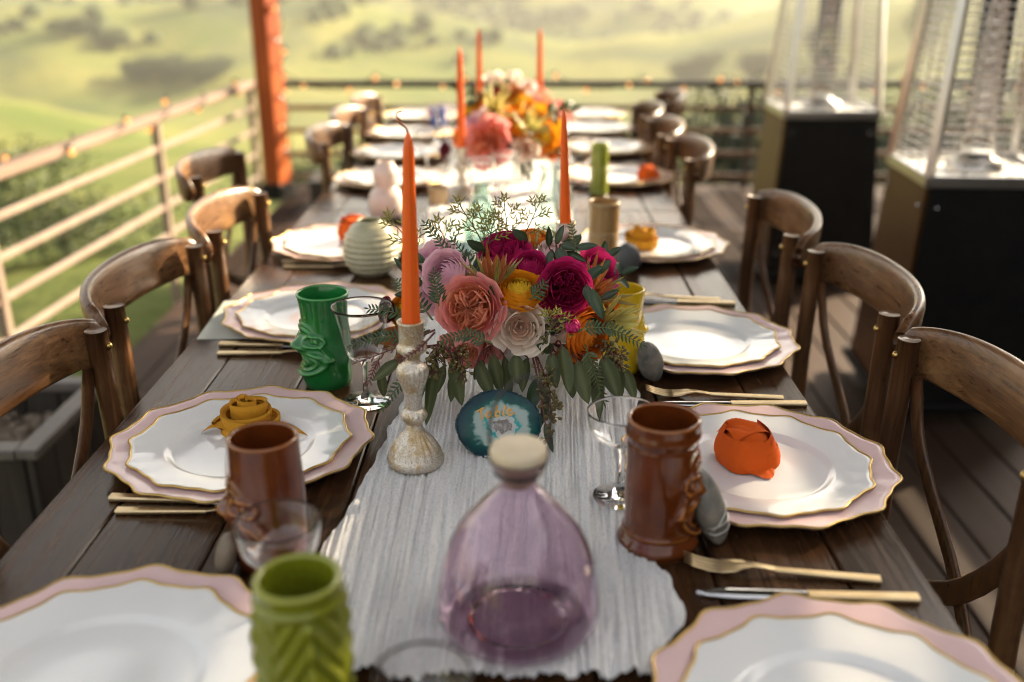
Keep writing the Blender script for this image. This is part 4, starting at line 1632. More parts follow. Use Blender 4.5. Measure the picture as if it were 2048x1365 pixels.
def bottle_shape(label, loc, prof, mat, name, w=.003, n=48, group=None):
    root = thing(name, label, 'vase' if 'vase' in name else 'bottle', loc, 0, group)
    c = [(q.x, q.z) for q in curve([(r, 0, z) for r, z in prof], 60)]
    inner = [(max(.001, r - w), z + (w * 1.5 if i == 0 else 0)) for i, (r, z) in enumerate(c)][::-1]
    inner = [(r, max(z, w * 1.5)) for r, z in inner]
    full = [(.001, .0)] + c + [(c[-1][0] - w * .5, c[-1][1] + w * .4)] + inner + [(.001, w * 1.8)]
    MB().lathe(full, n).build('glass_body', mat, root)
    return root


bt = (0.0013, 0.7971)
BL = (bt[0], bt[1], TAB + .006)
bot = bottle_shape('violet glass bottle with bulbous body and wooden stopper in the centre foreground', BL,
        [(.040, .004), (.066, .001), (.0755, .012), (.0770, .028), (.0728, .053), (.0668, .077), (.0556, .101), (.0385, .122), (.0250, .137), (.0186, .144), (.0172, .150), (.0182, .156), (.0215, .162), (.0255, .168), (.0275, .174)], M.purple, 'glass_bottle', .0020, 72)
sp_ = MB()
sp_.lathe([(.001, .148), (.0135, .148), (.0150, .156), (.0180, .161), (.0225, .168), (.0252, .1745), (.0260, .180), (.0246, .1845), (.015, .187), (.001, .1875)], 32)
sp_.build('stopper', M.cork, bot)
hp = curve([(-.0225, .004, .166), (-.026, .008, .195), (-.019, .012, .224), (.000, .014, .243), (.016, .014, .243), (.026, .012, .222), (.029, .008, .190), (.0235, .004, .166)], 40)
MB().tube(hp, .0015, 6).build('wire_handle', M.black_wire, bot)
MB().tube([(.0222 * cos(i * pi / 12), .0222 * sin(i * pi / 12), .161) for i in range(25)], .0012, 6).build('wire_collar', M.black_wire, bot)

bottle_shape('sea green glass bottle blurred behind the nearer bouquet', (-.082, 2.22, TAB + .008),
             [(.028, .002), (.033, .004), (.035, .03), (.034, .07), (.024, .095), (.018, .11), (.018, .125), (.022, .132)], M.sea, 'glass_bottle', .003, 36)
bottle_shape('pale aqua glass vase blurred behind the nearer bouquet, right of centre', (.085, 2.28, TAB + .008),
             [(.034, .002), (.042, .004), (.046, .04), (.044, .09), (.036, .12), (.030, .14), (.036, .160)], M.aqua, 'glass_vase', .003, 36)
bottle_shape('pale aqua glass vase blurred at left behind the tall sprigs', (-.125, 2.05, TAB + .008),
             [(.030, .002), (.036, .004), (.038, .03), (.036, .06), (.030, .075), (.032, .085)], M.aqua, 'glass_vase', .003, 36)

# ------------------------------------------------------------------ candlesticks and candles
m, nt, b, out = new_mat('champagne_mercury_glass')
v = coords(nt, rand=True)
n1 = noise_tex(nt, v, 38, 6, .7, .4)
n2 = noise_tex(nt, v, 650, 3, .7)
c = ramp(nt, n1, [(.32, (.50, .35, .17)), (.43, (.66, .54, .36)), (.54, (.78, .74, .66))])
c = mixc(nt, maprange(nt, n2, .48, .62, 0, .7), c, (.24, .14, .055))
nt.links.new(c, b.inputs['Base Color'])
b.inputs['Metallic'].default_value = .75
nt.links.new(maprange(nt, n1, .35, .65, .5, .3), b.inputs['Roughness'])
bump(nt, b, n2, .5, .0012)
M.mercury = m


def candlestick(label, loc, mat, group='fluted candlesticks on the runner', s=1.0, n=72):
    root = thing('candlestick', label, 'candlestick', loc, .1, group)
    base = [(.001, .001), (.033, 0), (.0355, .003), (.0362, .008), (.0335, .013), (.0325, .0145), (.0300, .021), (.0255, .028), (.0195, .036), (.0140, .043), (.0108, .049), (.0098, .0545)]

    def fl(r, z, t):
        k = smooth(.0145, .019, z) * smooth(.046, .040, z)
        return r * (1 + .055 * k * cos(20 * t))
    MB().lathe(base, n, fl).build('foot', mat, root)
    knob = [(.0098, .0545), (.0118, .057), (.0122, .0585), (.0150, .062), (.0160, .066), (.0150, .070), (.0120, .073), (.0098, .075)]
    MB().lathe(knob, n, lambda r, z, t: r * (1 + .05 * smooth(.0585, .062, z) * smooth(.0735, .070, z) * cos(14 * t))).build('knop', mat, root)
    bal = [(.0098, .075), (.0096, .084), (.0108, .094), (.0132, .104), (.0165, .113), (.0185, .119), (.0188, .125), (.0172, .131), (.0128, .134), (.0104, .137), (.0098, .141)]
    MB().lathe(bal, n, lambda r, z, t: r * (1 + .07 * smooth(.085, .10, z) * smooth(.134, .129, z) * cos(16 * t))).build('fluted_stem', mat, root)
    cup = [(.0098, .141), (.0108, .146), (.0150, .149), (.0182, .1525), (.0186, .156), (.0160, .1595), (.0150, .1615), (.0150, .163), (.0152, .184), (.0166, .1865), (.0168, .189), (.0148, .1895), (.0125, .189), (.0122, .175), (.001, .174)]
    MB().lathe(cup, n).build('candle_cup', mat, root)
    return root


def candle(label, loc, h, lean, rz, wick=True, r0=.0112, r1=.0058, segs=9):
    root = thing('taper_candle', label, 'candle', loc, rz, 'orange taper candles')
    mb = MB()
    rows = []
    N = 24
    for i in range(N + 1):
        t = i / N
        r = lerp(r0, r1, t ** 1.15)
        if t > .88:
            q_ = (t - .88) / .12
            r *= sqrt(max(.01, 1 - q_ ** 2.2 * .97))
        rows.append([(lean * t * h + r * (1 + .035 * cos(segs * a * 2 * pi / 45) ) * cos(a * 2 * pi / 45), r * (1 + .035 * cos(segs * a * 2 * pi / 45)) * sin(a * 2 * pi / 45), t * h) for a in range(45)])
    mb.grid(rows, True)
    mb.f.append(tuple(N * 45 + j for j in range(45))); mb.m.append(0)
    mb.f.append(tuple(reversed(range(45)))); mb.m.append(0)
    mb.build('wax', M.wax, root)
    if wick:
        x0 = lean * h
        pts = curve([(x0, 0, h - .004), (x0 - .002, 0, h + .004), (x0 - .008, 0, h + .010), (x0 - .0125, .001, h + .016), (x0 - .0115, .002, h + .021), (x0 - .006, .002, h + .0228)], 18)
        MB().tube(pts, [.0012] * 10 + [.0009] * 8, 6).build('wick', M.wick, root)
    else:
        MB().tube([(lean * h, 0, h - .003), (lean * h, .001, h + .007)], .0011, 6).build('wick', M.wick, root)
    return root


bx = (-0.1274, 1.1222)
candlestick('champagne gold fluted candlestick on the runner left of the agate slice', (bx[0], bx[1], TAB + .006), M.mercury)
candle('tall orange taper candle with a curled wick in the nearest candlestick', (bx[0], bx[1], TAB + .006 + .1745), .238,   .022, 0)
for (px_, tip_y, F_, hh, lab_, seen) in ((1133, 218, 1.62, .20, 'slim orange taper candle rising behind the right of the nearer bouquet', True), (925, 92, 2.69, .27, 'orange taper candle left of the farther bouquet', False),
                                         (962, 84, 3.32, .235, 'blurred orange taper candle at the back left of the farther bouquet', False), (1078, 88, 3.30, .235, 'blurred orange taper candle at the back right of the farther bouquet', False)):
    x_ = (px_ - 1036) / 1991 * F_ * 1.01
    st_ = candlestick({1.62: 'champagne candlestick hidden behind the nearer bouquet', 2.69: 'silvery fluted candlestick left of the farther bouquet', 3.32: 'candlestick behind the left of the farther bouquet',
                       3.30: 'candlestick behind the right of the farther bouquet'}[F_], (x_, F_, TAB + .007), M.mercury)
    if F_ == 2.69:
        st_.scale = (1, 1, .72)
    zc = TAB + .007 + .1745 * (.72 if F_ == 2.69 else 1)
    candle(lab_, (x_, F_, zc), hh, -.03 if seen else 0.0, 0, False, .0098 if seen else .0112, .0035 if seen else .0062)

# ------------------------------------------------------------------ agate table marker
m, nt, b, out = new_mat('teal_agate')
tc = nt.nodes.new('ShaderNodeTexCoord')
mp = nt.nodes.new('ShaderNodeMapping'); mp.inputs['Scale'].default_value = (1 / .054, 1, 1 / .044)
nt.links.new(tc.outputs['Object'], mp.inputs[0])
nz = nt.nodes.new('ShaderNodeTexNoise'); nz.inputs['Scale'].default_value = 2.1; nz.inputs['Detail'].default_value = 3
nt.links.new(mp.outputs[0], nz.inputs['Vector'])
nz2 = nt.nodes.new('ShaderNodeTexNoise'); nz2.inputs['Scale'].default_value = 9; nz2.inputs['Detail'].default_value = 6
nt.links.new(mp.outputs[0], nz2.inputs['Vector'])
sx = nt.nodes.new('ShaderNodeSeparateXYZ'); nt.links.new(mp.outputs[0], sx.inputs[0])
cx_ = nt.nodes.new('ShaderNodeCombineXYZ'); nt.links.new(sx.outputs[0], cx_.inputs[0]); nt.links.new(sx.outputs[2], cx_.inputs[1])
sub = nt.nodes.new('ShaderNodeVectorMath'); sub.operation = 'SUBTRACT'; sub.inputs[1].default_value = (.08, -.06, 0)
nt.links.new(cx_.outputs[0], sub.inputs[0])
ln = nt.nodes.new('ShaderNodeVectorMath'); ln.operation = 'LENGTH'; nt.links.new(sub.outputs[0], ln.inputs[0])
a1 = nt.nodes.new('ShaderNodeMath'); a1.operation = 'ADD'
nt.links.new(ln.outputs['Value'], a1.inputs[0]); nt.links.new(maprange(nt, nz.outputs['Fac'], .3, .7, -.10, .10), a1.inputs[1])
a2 = nt.nodes.new('ShaderNodeMath'); a2.operation = 'ADD'
nt.links.new(a1.outputs[0], a2.inputs[0]); nt.links.new(maprange(nt, nz2.outputs['Fac'], .3, .7, -.035, .035), a2.inputs[1])
col = ramp(nt, a2.outputs[0], [(.0, (.20, .18, .16)), (.17, (.20, .18, .17)), (.20, (.48, .50, .49)), (.30, (.42, .48, .47)), (.335, (.03, .30, .31)), (.385, (.035, .34, .35)), (.42, (.30, .40, .39)),
                               (.50, (.36, .44, .42)), (.60, (.32, .42, .40)), (.655, (.10, .24, .22)), (.69, (.008, .085, .075)), (.80, (.005, .055, .062)), (.92, (.006, .040, .055)), (1.0, (.004, .03, .05))])
nt.links.new(col, b.inputs['Base Color'])
b.inputs['Roughness'].default_value = .22
b.inputs['Specular IOR Level'].default_value = .3
M.agate = m
ag = (-0.0233, 1.1589)
AR = Matrix.Rotation(radians(-24), 4, 'X')
agr = thing('agate_slice', 'teal agate slice lettered Table in gold, leaning on the runner before the bouquet', 'table marker', (ag[0], ag[1], TAB + .0415), 0)
agr.rotation_euler = (radians(-24), 0, radians(2))
agr.scale = (1.07, 1, 1.07)


def ag_out(t):
    return .050 * (1 + .035 * noise.noise(Vector((cos(t) * 1.3, sin(t) * 1.3, 2.2))) + .010 * noise.noise(Vector((cos(t) * 7, sin(t) * 7, 1)))), \
           .0405 * (1 + .035 * noise.noise(Vector((cos(t) * 1.3, sin(t) * 1.3, 2.2))) + .012 * noise.noise(Vector((cos(t) * 7, sin(t) * 7, 1))))


rows = []
for (k_, yy_) in ((.02, -.0032), (.5, -.0032), (.965, -.0032), (1.0, -.0022), (1.012, 0), (1.0, .0022), (.97, .0032), (.02, .0032)):
    row = []
    for j in range(120):
        t = 2 * pi * j / 120
        ra, rb_ = ag_out(t)
        kk = k_ + (.008 * noise.noise(Vector((cos(t) * 16, sin(t) * 16, yy_ * 500))) if .99 < k_ else 0)
        row.append((ra * kk * cos(t), yy_, rb_ * kk * sin(t)))
    rows.append(row)
mb = MB(); mb.grid(rows, True); mb.build('slice', M.agate, agr)
# rough dyed rind round the edge
rind = MB(); rr_ = random.Random(3)
for j in range(150):
    t = 2 * pi * j / 150
    ra, rb_ = ag_out(t)
    rind.blob((ra * 1.0 * cos(t), rr_.uniform(-.002, .002), rb_ * 1.0 * sin(t)), (rr_.uniform(.001, .0024), .0034, rr_.uniform(.001, .0022)), 6, 4)
stuff(rind.build('rind', simple('dyed_rind', (.006, .028, .042), .45, c2=(.012, .06, .075), vs=200), agr))
# crystal pocket in the middle
cr = MB(); rr_ = random.Random(8)
for j in range(90):
    a = rr_.uniform(0, 6.28); q_ = sqrt(rr_.random())
    x_ = .004 + .0105 * q_ * cos(a); z_ = -.0026 + .0055 * q_ * sin(a)
    s_ = rr_.uniform(.0008, .0018)
    cr.blob((x_, -.0032, z_), (s_, s_ * .7, s_ * 1.2), 5, 3)
stuff(cr.build('crystal_pocket', simple('smoky_crystal', (.16, .14, .13), .15, c2=(.42, .40, .38), vs=260), agr, smooth=False))
# lettering: Table, brushed by hand
strokes = {
    'T': [[(-.44, .34), (-.30, .42), (-.12, .50)], [(-.27, .44), (-.24, .24), (-.21, .02)]],
    'a': [[(.10, .32), (.00, .30), (-.06, .18), (.02, .10), (.12, .20), (.15, .32), (.15, .18), (.22, .12)]],
    'b': [[(.40, .58), (.34, .36), (.31, .14)], [(.33, .26), (.42, .36), (.50, .28), (.44, .17), (.31, .15)]],
    'l': [[(.74, .58), (.66, .38), (.63, .20), (.70, .16)]],
    'e': [[(.80, .26), (.90, .34), (.93, .42), (.86, .43), (.80, .32), (.84, .20), (.96, .20), (1.06, .30)]],
}
gold_ink = simple('gold_paint_pen', (.72, .40, .11), .42, .35)
for ch, ss in strokes.items():
    mb = MB()
    for s_ in ss:
        pts = [((x_ * .0300 - .0135), -.0036, z_ * .0300 + .0055) for x_, z_ in s_]
        pts = curve(pts, 5 * len(pts))
        wd_ = [.00115 * (1 + .2 * sin(i * .7)) for i in range(len(pts))]
        mb.tube(pts, wd_, 8, flat=.45, up=(0, 1, 0))
    mb.build('letter', gold_ink, agr)
sd = MB()
sd.tube([(-.016, -.014, -.036), (-.016, -.004, -.041), (-.016, .012, -.030)], .0022, 6)
sd.tube([(.016, -.014, -.036), (.016, -.004, -.041), (.016, .012, -.030)], .0022, 6)
sd.tube([(-.016, .012, -.030), (.016, .012, -.030)], .0022, 6)
sd.build('acrylic_stand', M.clear, agr)

# ------------------------------------------------------------------ petals and flowers
def ring_petal(rho, zt, zb, hw, curl, R, seed, nu=9, nv=8, ruffle=1.0, rnd=.22):
    """cupped petal at azimuth 0 on an axis +Z"""
    mb = MB(); rows, at = [], []
    for i in range(nv + 1):
        v = i / nv
        r0 = rho * (sin(min(1, v * 1.12) * pi / 2) ** .75)
        z0 = zb + (zt - zb) * v ** 1.15
        c = max(0, (v - .62) / .38)
        r0 += curl * c * c * R
        wv = hw * (.42 + .58 * sin(min(1, v * .9 + .1) * pi * .62))
        row = []
        for j in range(nu):
            u = -1 + 2 * j / (nu - 1)
            n1 = noise.noise(Vector((u * 1.6 + seed, v * 1.4, seed * 3.1)))
            n2 = noise.noise(Vector((u * 4.5 + seed * 2, v * 2, seed)))
            ph = u * wv
            r = r0 * (1 + .06 * ruffle * n1 * v + .035 * ruffle * n2 * v * v)
            z = z0 - rnd * R * abs(u) ** 3 * v - abs(curl) * .30 * c * c * R + .05 * ruffle * R * n2 * v * v
            row.append((r * cos(ph), r * sin(ph), z)); at.append(v)
        rows.append(row)
    mb.grid(rows, attr=at)
    return mb


def fold_petal(th, s0, s1, R, zb, zt, lean, seed, ns=10, nv=6):
    """petal standing on edge, running out from the centre in a wavy line"""
    mb = MB(); rows, at = [], []
    rd = Vector((cos(th), sin(th), 0)); tg = Vector((-sin(th), cos(th), 0))
    for i in range(nv + 1):
        v = i / nv
        row = []
        for j in range(ns):
            q = j / (ns - 1)
            s = lerp(s0, s1, q) * R
            n1 = noise.noise(Vector((q * 2.5, v, seed * 1.7)))
            w = (.12 * sin(q * 3.4 + seed) * q + .06 * n1) * R + lean * R * (v - .3) * (.3 + .7 * q)
            top = zt * (.72 + .42 * sin(pi * (.12 + .76 * q))) + .05 * R * n1
            row.append(rd * s + tg * w + Vector((0, 0, lerp(zb, top, v)))); at.append(v)
        rows.append(row)
    mb.grid(rows, attr=at)
    return mb


def flower(name, label, cat, loc, axis, R, kind, mats, seed, group=None, detail=1.0, depth=1.0):
    """mats = (inner, outer) petal materials"""
    r = random.Random(seed)
    root = thing(name, label, cat, loc, 0, group)
    q = Vector(axis).normalized().to_track_quat('Z', 'Y')
    root.rotation_mode = 'QUATERNION'
    root.rotation_quaternion = q @ Quaternion((0, 0, 1), r.uniform(0, 6.28))

    def put(mb, mat, az=0.0):
        o = mb.build('petal', mat, root, attr='along')
        o.rotation_euler = (0, 0, az)
    if kind == 'garden':
        ng, nk = (5, 7) if detail >= 1 else (4, 4)
        for g in range(ng):
            base = g * 2 * pi / ng + r.uniform(-.15, .15)
            for k in range(nk):
                th = base + (k - nk / 2 + .5) * (2 * pi / ng / nk) * .82
                s1 = r.uniform(.50, .64) * (1 - .08 * abs(k - nk / 2 + .5))
                put(fold_petal(th, .03, s1 * 1.1, R, -.25 * R, R * r.uniform(.26, .38), r.uniform(-.16, .16), r.uniform(0, 50)), mats[0])
        for i in range(int(9 * detail)):
            put(ring_petal(R * r.uniform(.22, .5), R * r.uniform(.24, .36), -.4 * R, r.uniform(.5, .9), r.uniform(-.12, .05), R, r.uniform(0, 50), ruffle=2.0), mats[0], i * 2.39996 + r.uniform(-.4, .4))
        nr = int(24 * detail)
        for i in range(nr):
            t = i / (nr - 1)
            rho = R * lerp(.54, .98, t ** .9)
            zt = R * lerp(.42, .02, t ** 1.6) * depth
            put(ring_petal(rho, zt, -.62 * R, r.uniform(.50, .78), lerp(-.05, .12, t), R, r.uniform(0, 50), nu=11), mats[0] if t < .35 else mats[1], i * 2.39996 + r.uniform(-.15, .15))
    elif kind == 'cup':        # opened cupped rose with loose centre
        for i in range(int(16 * detail)):
            t = i / (16 * detail)
            put(ring_petal(R * lerp(.10, .52, t), R * lerp(.10, .34, t), -.5 * R, lerp(1.2, .5, t) * r.uniform(.8, 1.1), r.uniform(-.12, .06), R, r.uniform(0, 50), ruffle=2.2), mats[0], i * 2.39996 + r.uniform(-.4, .4))
        nr = int(14 * detail)
        for i in range(nr):
            t = i / (nr - 1)
            put(ring_petal(R * lerp(.55, .95, t), R * lerp(.50, .06, t ** 1.3), -.62 * R, r.uniform(.62, .85), lerp(-.06, .22, t), R, r.uniform(0, 50), nu=11, ruffle=1.3), mats[1], i * 2.39996 + r.uniform(-.2, .2))
    elif kind == 'ranun':      # many tight thin petals, domed
        n = int(46 * detail)
        for i in range(n):
            t = i / (n - 1)
            rho = R * lerp(.06, .96, t ** .85)
            zt = R * lerp(.34, -.02, t ** 1.6) + .05 * R * sin(t * 9)
            put(ring_petal(rho, zt, -.6 * R, lerp(1.15, .62, t), lerp(-.14, .07, t ** 2), R, r.uniform(0, 50), nu=9, nv=7, ruffle=.8, rnd=.10), mats[0] if t < .42 else mats[1], i * 2.39996)
    elif kind == 'bud':
        for i in range(9):
            t = i / 8
            put(ring_petal(R * lerp(.30, .92, t), R * lerp(1.15, .85, t), -.9 * R, lerp(1.5, .9, t), -.32 - .1 * (1 - t), R, r.uniform(0, 50), ruffle=.5, rnd=.3), mats[0] if t < .5 else mats[1], i * 2.39996)
        for k in range(4):
            o = leaf_mesh(1.7 * R, .5 * R, .25, .5).build('sepal', M.bract_green, root, attr='along')
            o.matrix_basis = Matrix.Rotation(k * pi / 2, 4, 'Z') @ Matrix.Translation((.25 * R, 0, -.95 * R)) @ Matrix.Rotation(-.9, 4, 'Y')
    cal = MB(); cal.lathe([(.001, -.78 * R), (.16 * R, -.76 * R), (.34 * R, -.62 * R), (.22 * R, -.5 * R)], 12)
    cal.build('calyx', M.stem, root)
    return root


def leaf_mesh(L, W, fold=.25, droop=.3, tip=1.0, nu=5, nv=10):
    """leaf along +X from the origin, upper side +Z; 'along' marks the midrib"""
    mb = MB(); rows, at = [], []
    for i in range(nv + 1):
        v = i / nv
        w = W * .5 * (sin(pi * v ** .82) ** .85 if tip else sin(pi * min(1, v * .5 + .04)) ) + .0002
        if v > .72:
            w = W * .5 * (sin(pi * .72 ** .82) ** .85) * (1 - ((v - .72) / .28) ** 1.6) + .0002
        x = L * v * (1 - .10 * droop * v); z = -droop * L * .38 * v * v
        row = []
        for j in range(nu):
            u = -1 + 2 * j / (nu - 1)
            row.append((x, u * w, z + fold * w * abs(u) ** 1.2 + .03 * W * sin(v * 7 + u * 2)))
            at.append(1.0 if abs(u) < .1 else 0.0)
        rows.append(row)
    mb.grid(rows, attr=at)
    return mb


LEAF = {}


def shared_leaf(key, mat, *args, **kw):
    k = (key, mat.name) + args
    if k not in LEAF:
        LEAF[k] = leaf_mesh(*args, **kw).mesh('leaf', mat, attr='along')
    return LEAF[k]


def frame(p, d, up):
    """matrix with +X along d, +Z near up, at p"""
    x = Vector(d).normalized(); u = Vector(up)
    y = u.cross(x)
    if y.length < 1e-4:
        y = Vector((0, 1, 0)).cross(x)
    y.normalize(); z = x.cross(y)
    m4 = Matrix((x, y, z)).transposed().to_4x4(); m4.translation = p
    return m4


def leaf_between(a, b, width, mat, root, origin, facing, stretch=True, name='leaf', fold=.2, droop=.25):
    a, b = Vector(a), Vector(b)
    L = (b - a).length * 1.05
    v_ = int(abs(a.x * 7919 + b.z * 3301) * 100) % 4
    fold, droop = ((.2, .25), (.5, -.3), (.12, .5), (.35, .05))[v_]
    me = shared_leaf('n', mat, 1.0, .42, fold, droop)
    m4 = frame(a - origin, b - a, facing)
    sc_ = Matrix.Diagonal((L, width / .42, L, 1))
    return link(name, me, root, m4 @ sc_)


def sprig(name, label, cat, base, tip, sag, root_group, n, leaf_l, leaf_w, mat, stem_mat, spread=.9, start=.25, seed=0, pairs=True, up=(0, -.3, 1), taper=.6, stem_r=.0013, droop=.2, jit=.15):
    """a stem from base to tip carrying single leaves"""
    r = random.Random(seed)
    root = thing(name, label, cat, base, 0, root_group)
    b0, t0 = Vector(base), Vector(tip)
    mid = (b0 + t0) / 2 + Vector((0, 0, sag))
    pts = curve([b0, mid, t0], 16)
    loc = [q - b0 for q in pts]
    MB().tube(loc, [lerp(stem_r, stem_r * .4, i / 15) for i in range(16)], 6).build('stem', stem_mat, root)
    upv = Vector(up).normalized()
    me = shared_leaf('n', mat, 1.0, .42, .2, droop)
    for i in range(n):
        t = lerp(start, 1.0, (i + .5) / n)
        f = t * 15; k = min(int(f), 14); f -= k
        p = loc[k].lerp(loc[k + 1], f)
        d = (loc[k + 1] - loc[k]).normalized()
        side = d.cross(upv).normalized()
        L = leaf_l * lerp(1, taper, (t - start) / (1 - start)) * r.uniform(.85, 1.15)
        for sgn in ((-1, 1) if pairs else ((-1) ** i,)):
            dr = (d * (1 - spread * .5) + side * sgn * spread + upv * r.uniform(-jit, jit) * 2).normalized()
            m4 = frame(p, dr, upv + side * r.uniform(-.3, .3)) @ Matrix.Diagonal((L, leaf_w / .42 * L / leaf_l, L, 1))
            link('leaf', me, root, m4)
    m4 = frame(loc[-1], loc[-1] - loc[-2], upv) @ Matrix.Diagonal((leaf_l * taper, leaf_w / .42 * taper, leaf_l, 1))
    link('leaf', me, root, m4)
    return root


def wax_sprig(label, base, tip, seed, mat=None, n=5, ln=.028, group='light green wax flower sprigs'):
    r = random.Random(seed)
    root = thing('wax_flower_sprig', label, 'sprig', base, 0, group)
    b0, t0 = Vector(base), Vector(tip)
    loc = [q - b0 for q in curve([b0, (b0 + t0) / 2 + Vector((.004, 0, .004)), t0], 14)]
    st = MB(); st.tube(loc, [lerp(.0012, .0006, i / 13) for i in range(14)], 5)
    nd = MB()

    def needles(p, d, cnt, L):
        for i in range(cnt):
            q = p + d * (L * (i + 1) / cnt)
            for sgn in (-1, 1):
                sd_ = d.cross(Vector((r.gauss(0, .5), -1, r.gauss(0, .5)))).normalized()
                dd = (d * 1.0 + sd_ * sgn * .75).normalized()
                l = r.uniform(.006, .0095)
                nd.tube([q, q + dd * l * .6, q + dd * l + d * .001], [.0007, .0011, .0003], 4)
    D = (t0 - b0).normalized()
    for i in range(n):
        t = lerp(.42, 1.0, i / (n - 1))
        k = min(int(t * 13), 12)
        p = loc[k]
        s_ = D.cross(Vector((0, -1, 0))).normalized()
        a = (D + s_ * (.75 * (-1) ** i) + Vector((0, r.uniform(-.4, .2), 0))).normalized() if i < n - 1 else D
        L = ln * lerp(1, .5, (t - .42) / .58)
        e = p + a * L
        st.tube([p, p.lerp(e, .5) + D * .002, e + D * .003], [.0007, .0006, .0004], 4)
        needles(p + a * .004, a, 3, L)
        for sg in (-1, 1):
            a2 = (a + s_ * .6 * sg).normalized()
            p2 = p + a * L * .55
            st.tube([p2, p2 + a2 * L * .45], [.0005, .0003], 4)
            needles(p2, a2, 1, L * .45)
    st.build('stem', M.stem, root)
    stuff(nd.build('needles', mat or M.wax_leaf, root))
    return root


def seed_cluster(label, base, tip, seed, n=46, spread=.018, group='seeded eucalyptus clusters'):
    r = random.Random(seed)
    root = thing('seeded_eucalyptus', label, 'sprig', base, 0, group)
    b0, t0 = Vector(base), Vector(tip)
    loc = [q - b0 for q in curve([b0, (b0 + t0) / 2 + Vector((.003, -.004, .006)), t0], 12)]
    st = MB(); st.tube(loc, [.0012] * 6 + [.0008] * 6, 5)
    sd_ = MB()
    for i in range(n):
        t = r.uniform(.3, 1)
        k = min(int(t * 11), 10)
        p = loc[k]
        d = Vector((r.gauss(0, 1), r.gauss(-.5, .7), r.gauss(0, 1))).normalized()
        e = p + d * r.uniform(.35, 1) * spread
        st.tube([p, e], [.0005, .0004], 4, cap=False)
        rot = d.to_track_quat('Z', 'Y').to_matrix()
        s = r.uniform(.0018, .0027)
        sd_.blob(e, (s, s, s * 1.5), 6, 5, lambda q: 1 - .35 * max(0, q.z) ** 3, rot)
    st.build('stem', M.red_stem, root)
    stuff(sd_.build('seeds', M.seed, root))
    return root


def leucadendron(label, base, tip, mats, seed, nb=13, bl=.05, bw_=.011, cone=True, spread=.55, group='leucadendron flowers'):
    """upright flower head: a cone wrapped by bracts, with long loose bracts around"""
    r = random.Random(seed)
    root = thing('leucadendron', label, 'flower', base, 0, group)
    b0, t0 = Vector(base), Vector(tip)
    D = (t0 - b0); Lh = D.length; D.normalize()
    q = D.to_track_quat('Z', 'Y').to_matrix().to_4x4()
    MB().tube([Vector((0, 0, 0)) - D * .03, D * .01], .0022, 6).build('stem', M.stem, root)
    if cone:
        for i in range(7):
            az = i * 2.39996
            L = Lh * r.uniform(.85, 1.0)
            o = link('inner_bract', shared_leaf('c', mats[0], 1.0, .42, .5, -.35), root,
                     q @ Matrix.Rotation(az, 4, 'Z') @ Matrix.Translation((.006, 0, 0)) @ Matrix.Rotation(-pi / 2 + .22, 4, 'Y') @ Matrix.Rotation(pi, 4, 'X') @ Matrix.Diagonal((L, Lh * .36 / .42, L, 1)))
    for i in range(nb):
        az = i * 2.39996 + .4
        sp = spread * r.uniform(.6, 1.35)
        L = bl * r.uniform(.75, 1.15)
        link('bract', shared_leaf('b', mats[1] if i % 3 else mats[0], 1.0, .42, .35, -.25), root,
             q @ Matrix.Rotation(az, 4, 'Z') @ Matrix.Translation((.004, 0, -.012 + .01 * r.random())) @ Matrix.Rotation(-pi / 2 + sp, 4, 'Y') @ Matrix.Rotation(pi, 4, 'X') @ Matrix.Diagonal((L, bw_ / .42, L, 1)))
    return root


# ------------------------------------------------------------------ nearer bouquet
P_coral = (petal_mat('coral_inner', (.88, .31, .15), (.93, .50, .33), mottle=.15), petal_mat('coral_outer', (.86, .26, .24), (.92, .45, .42), mottle=.15))
P_cream = (petal_mat('cream_inner', (.82, .52, .38), (.90, .74, .62), mottle=.10), petal_mat('cream_outer', (.86, .70, .57), (.90, .82, .73), mottle=.06))
P_pink = (petal_mat('pink_inner', (.76, .32, .48), (.85, .54, .66)), petal_mat('pink_outer', (.78, .40, .52), (.86, .60, .68)))
P_mag = (petal_mat('magenta_inner', (.30, .007, .07), (.56, .022, .15)), petal_mat('magenta_outer', (.38, .008, .085), (.60, .028, .18)))
P_yel = (petal_mat('golden_inner', (.66, .36, .012), (.80, .52, .03)), petal_mat('golden_outer', (.70, .25, .008), (.82, .36, .015)))
P_org = (petal_mat('orange_inner', (.62, .13, .005), (.78, .24, .012)), petal_mat('orange_outer', (.68, .14, .008), (.82, .25, .02)))
P_red = (petal_mat('brick_inner', (.42, .03, .02), (.58, .07, .04)), petal_mat('brick_outer', (.40, .03, .025), (.55, .08, .05)))
P_blush = (petal_mat('blush_inner', (.80, .50, .50), (.87, .66, .65)), petal_mat('blush_outer', (.80, .54, .54), (.87, .70, .68)))
P_maroon = (petal_mat('maroon_inner', (.09, .008, .018), (.16, .015, .03)), petal_mat('maroon_outer', (.10, .01, .02), (.18, .02, .035)))

CORE = Vector((.015, 1.385, .865))
# vase
vs_ = thing('ribbed_vase', 'white ribbed vase holding the nearer bouquet behind the agate slice', 'vase', (.012, 1.335, TAB + .006))


def vase_fn(r, z, t):
    k = smooth(.012, .018, z) * smooth(.074, .070, z)
    return r * (1 + .012 * k * (1 if cos(46 * t) > 0 else -1))


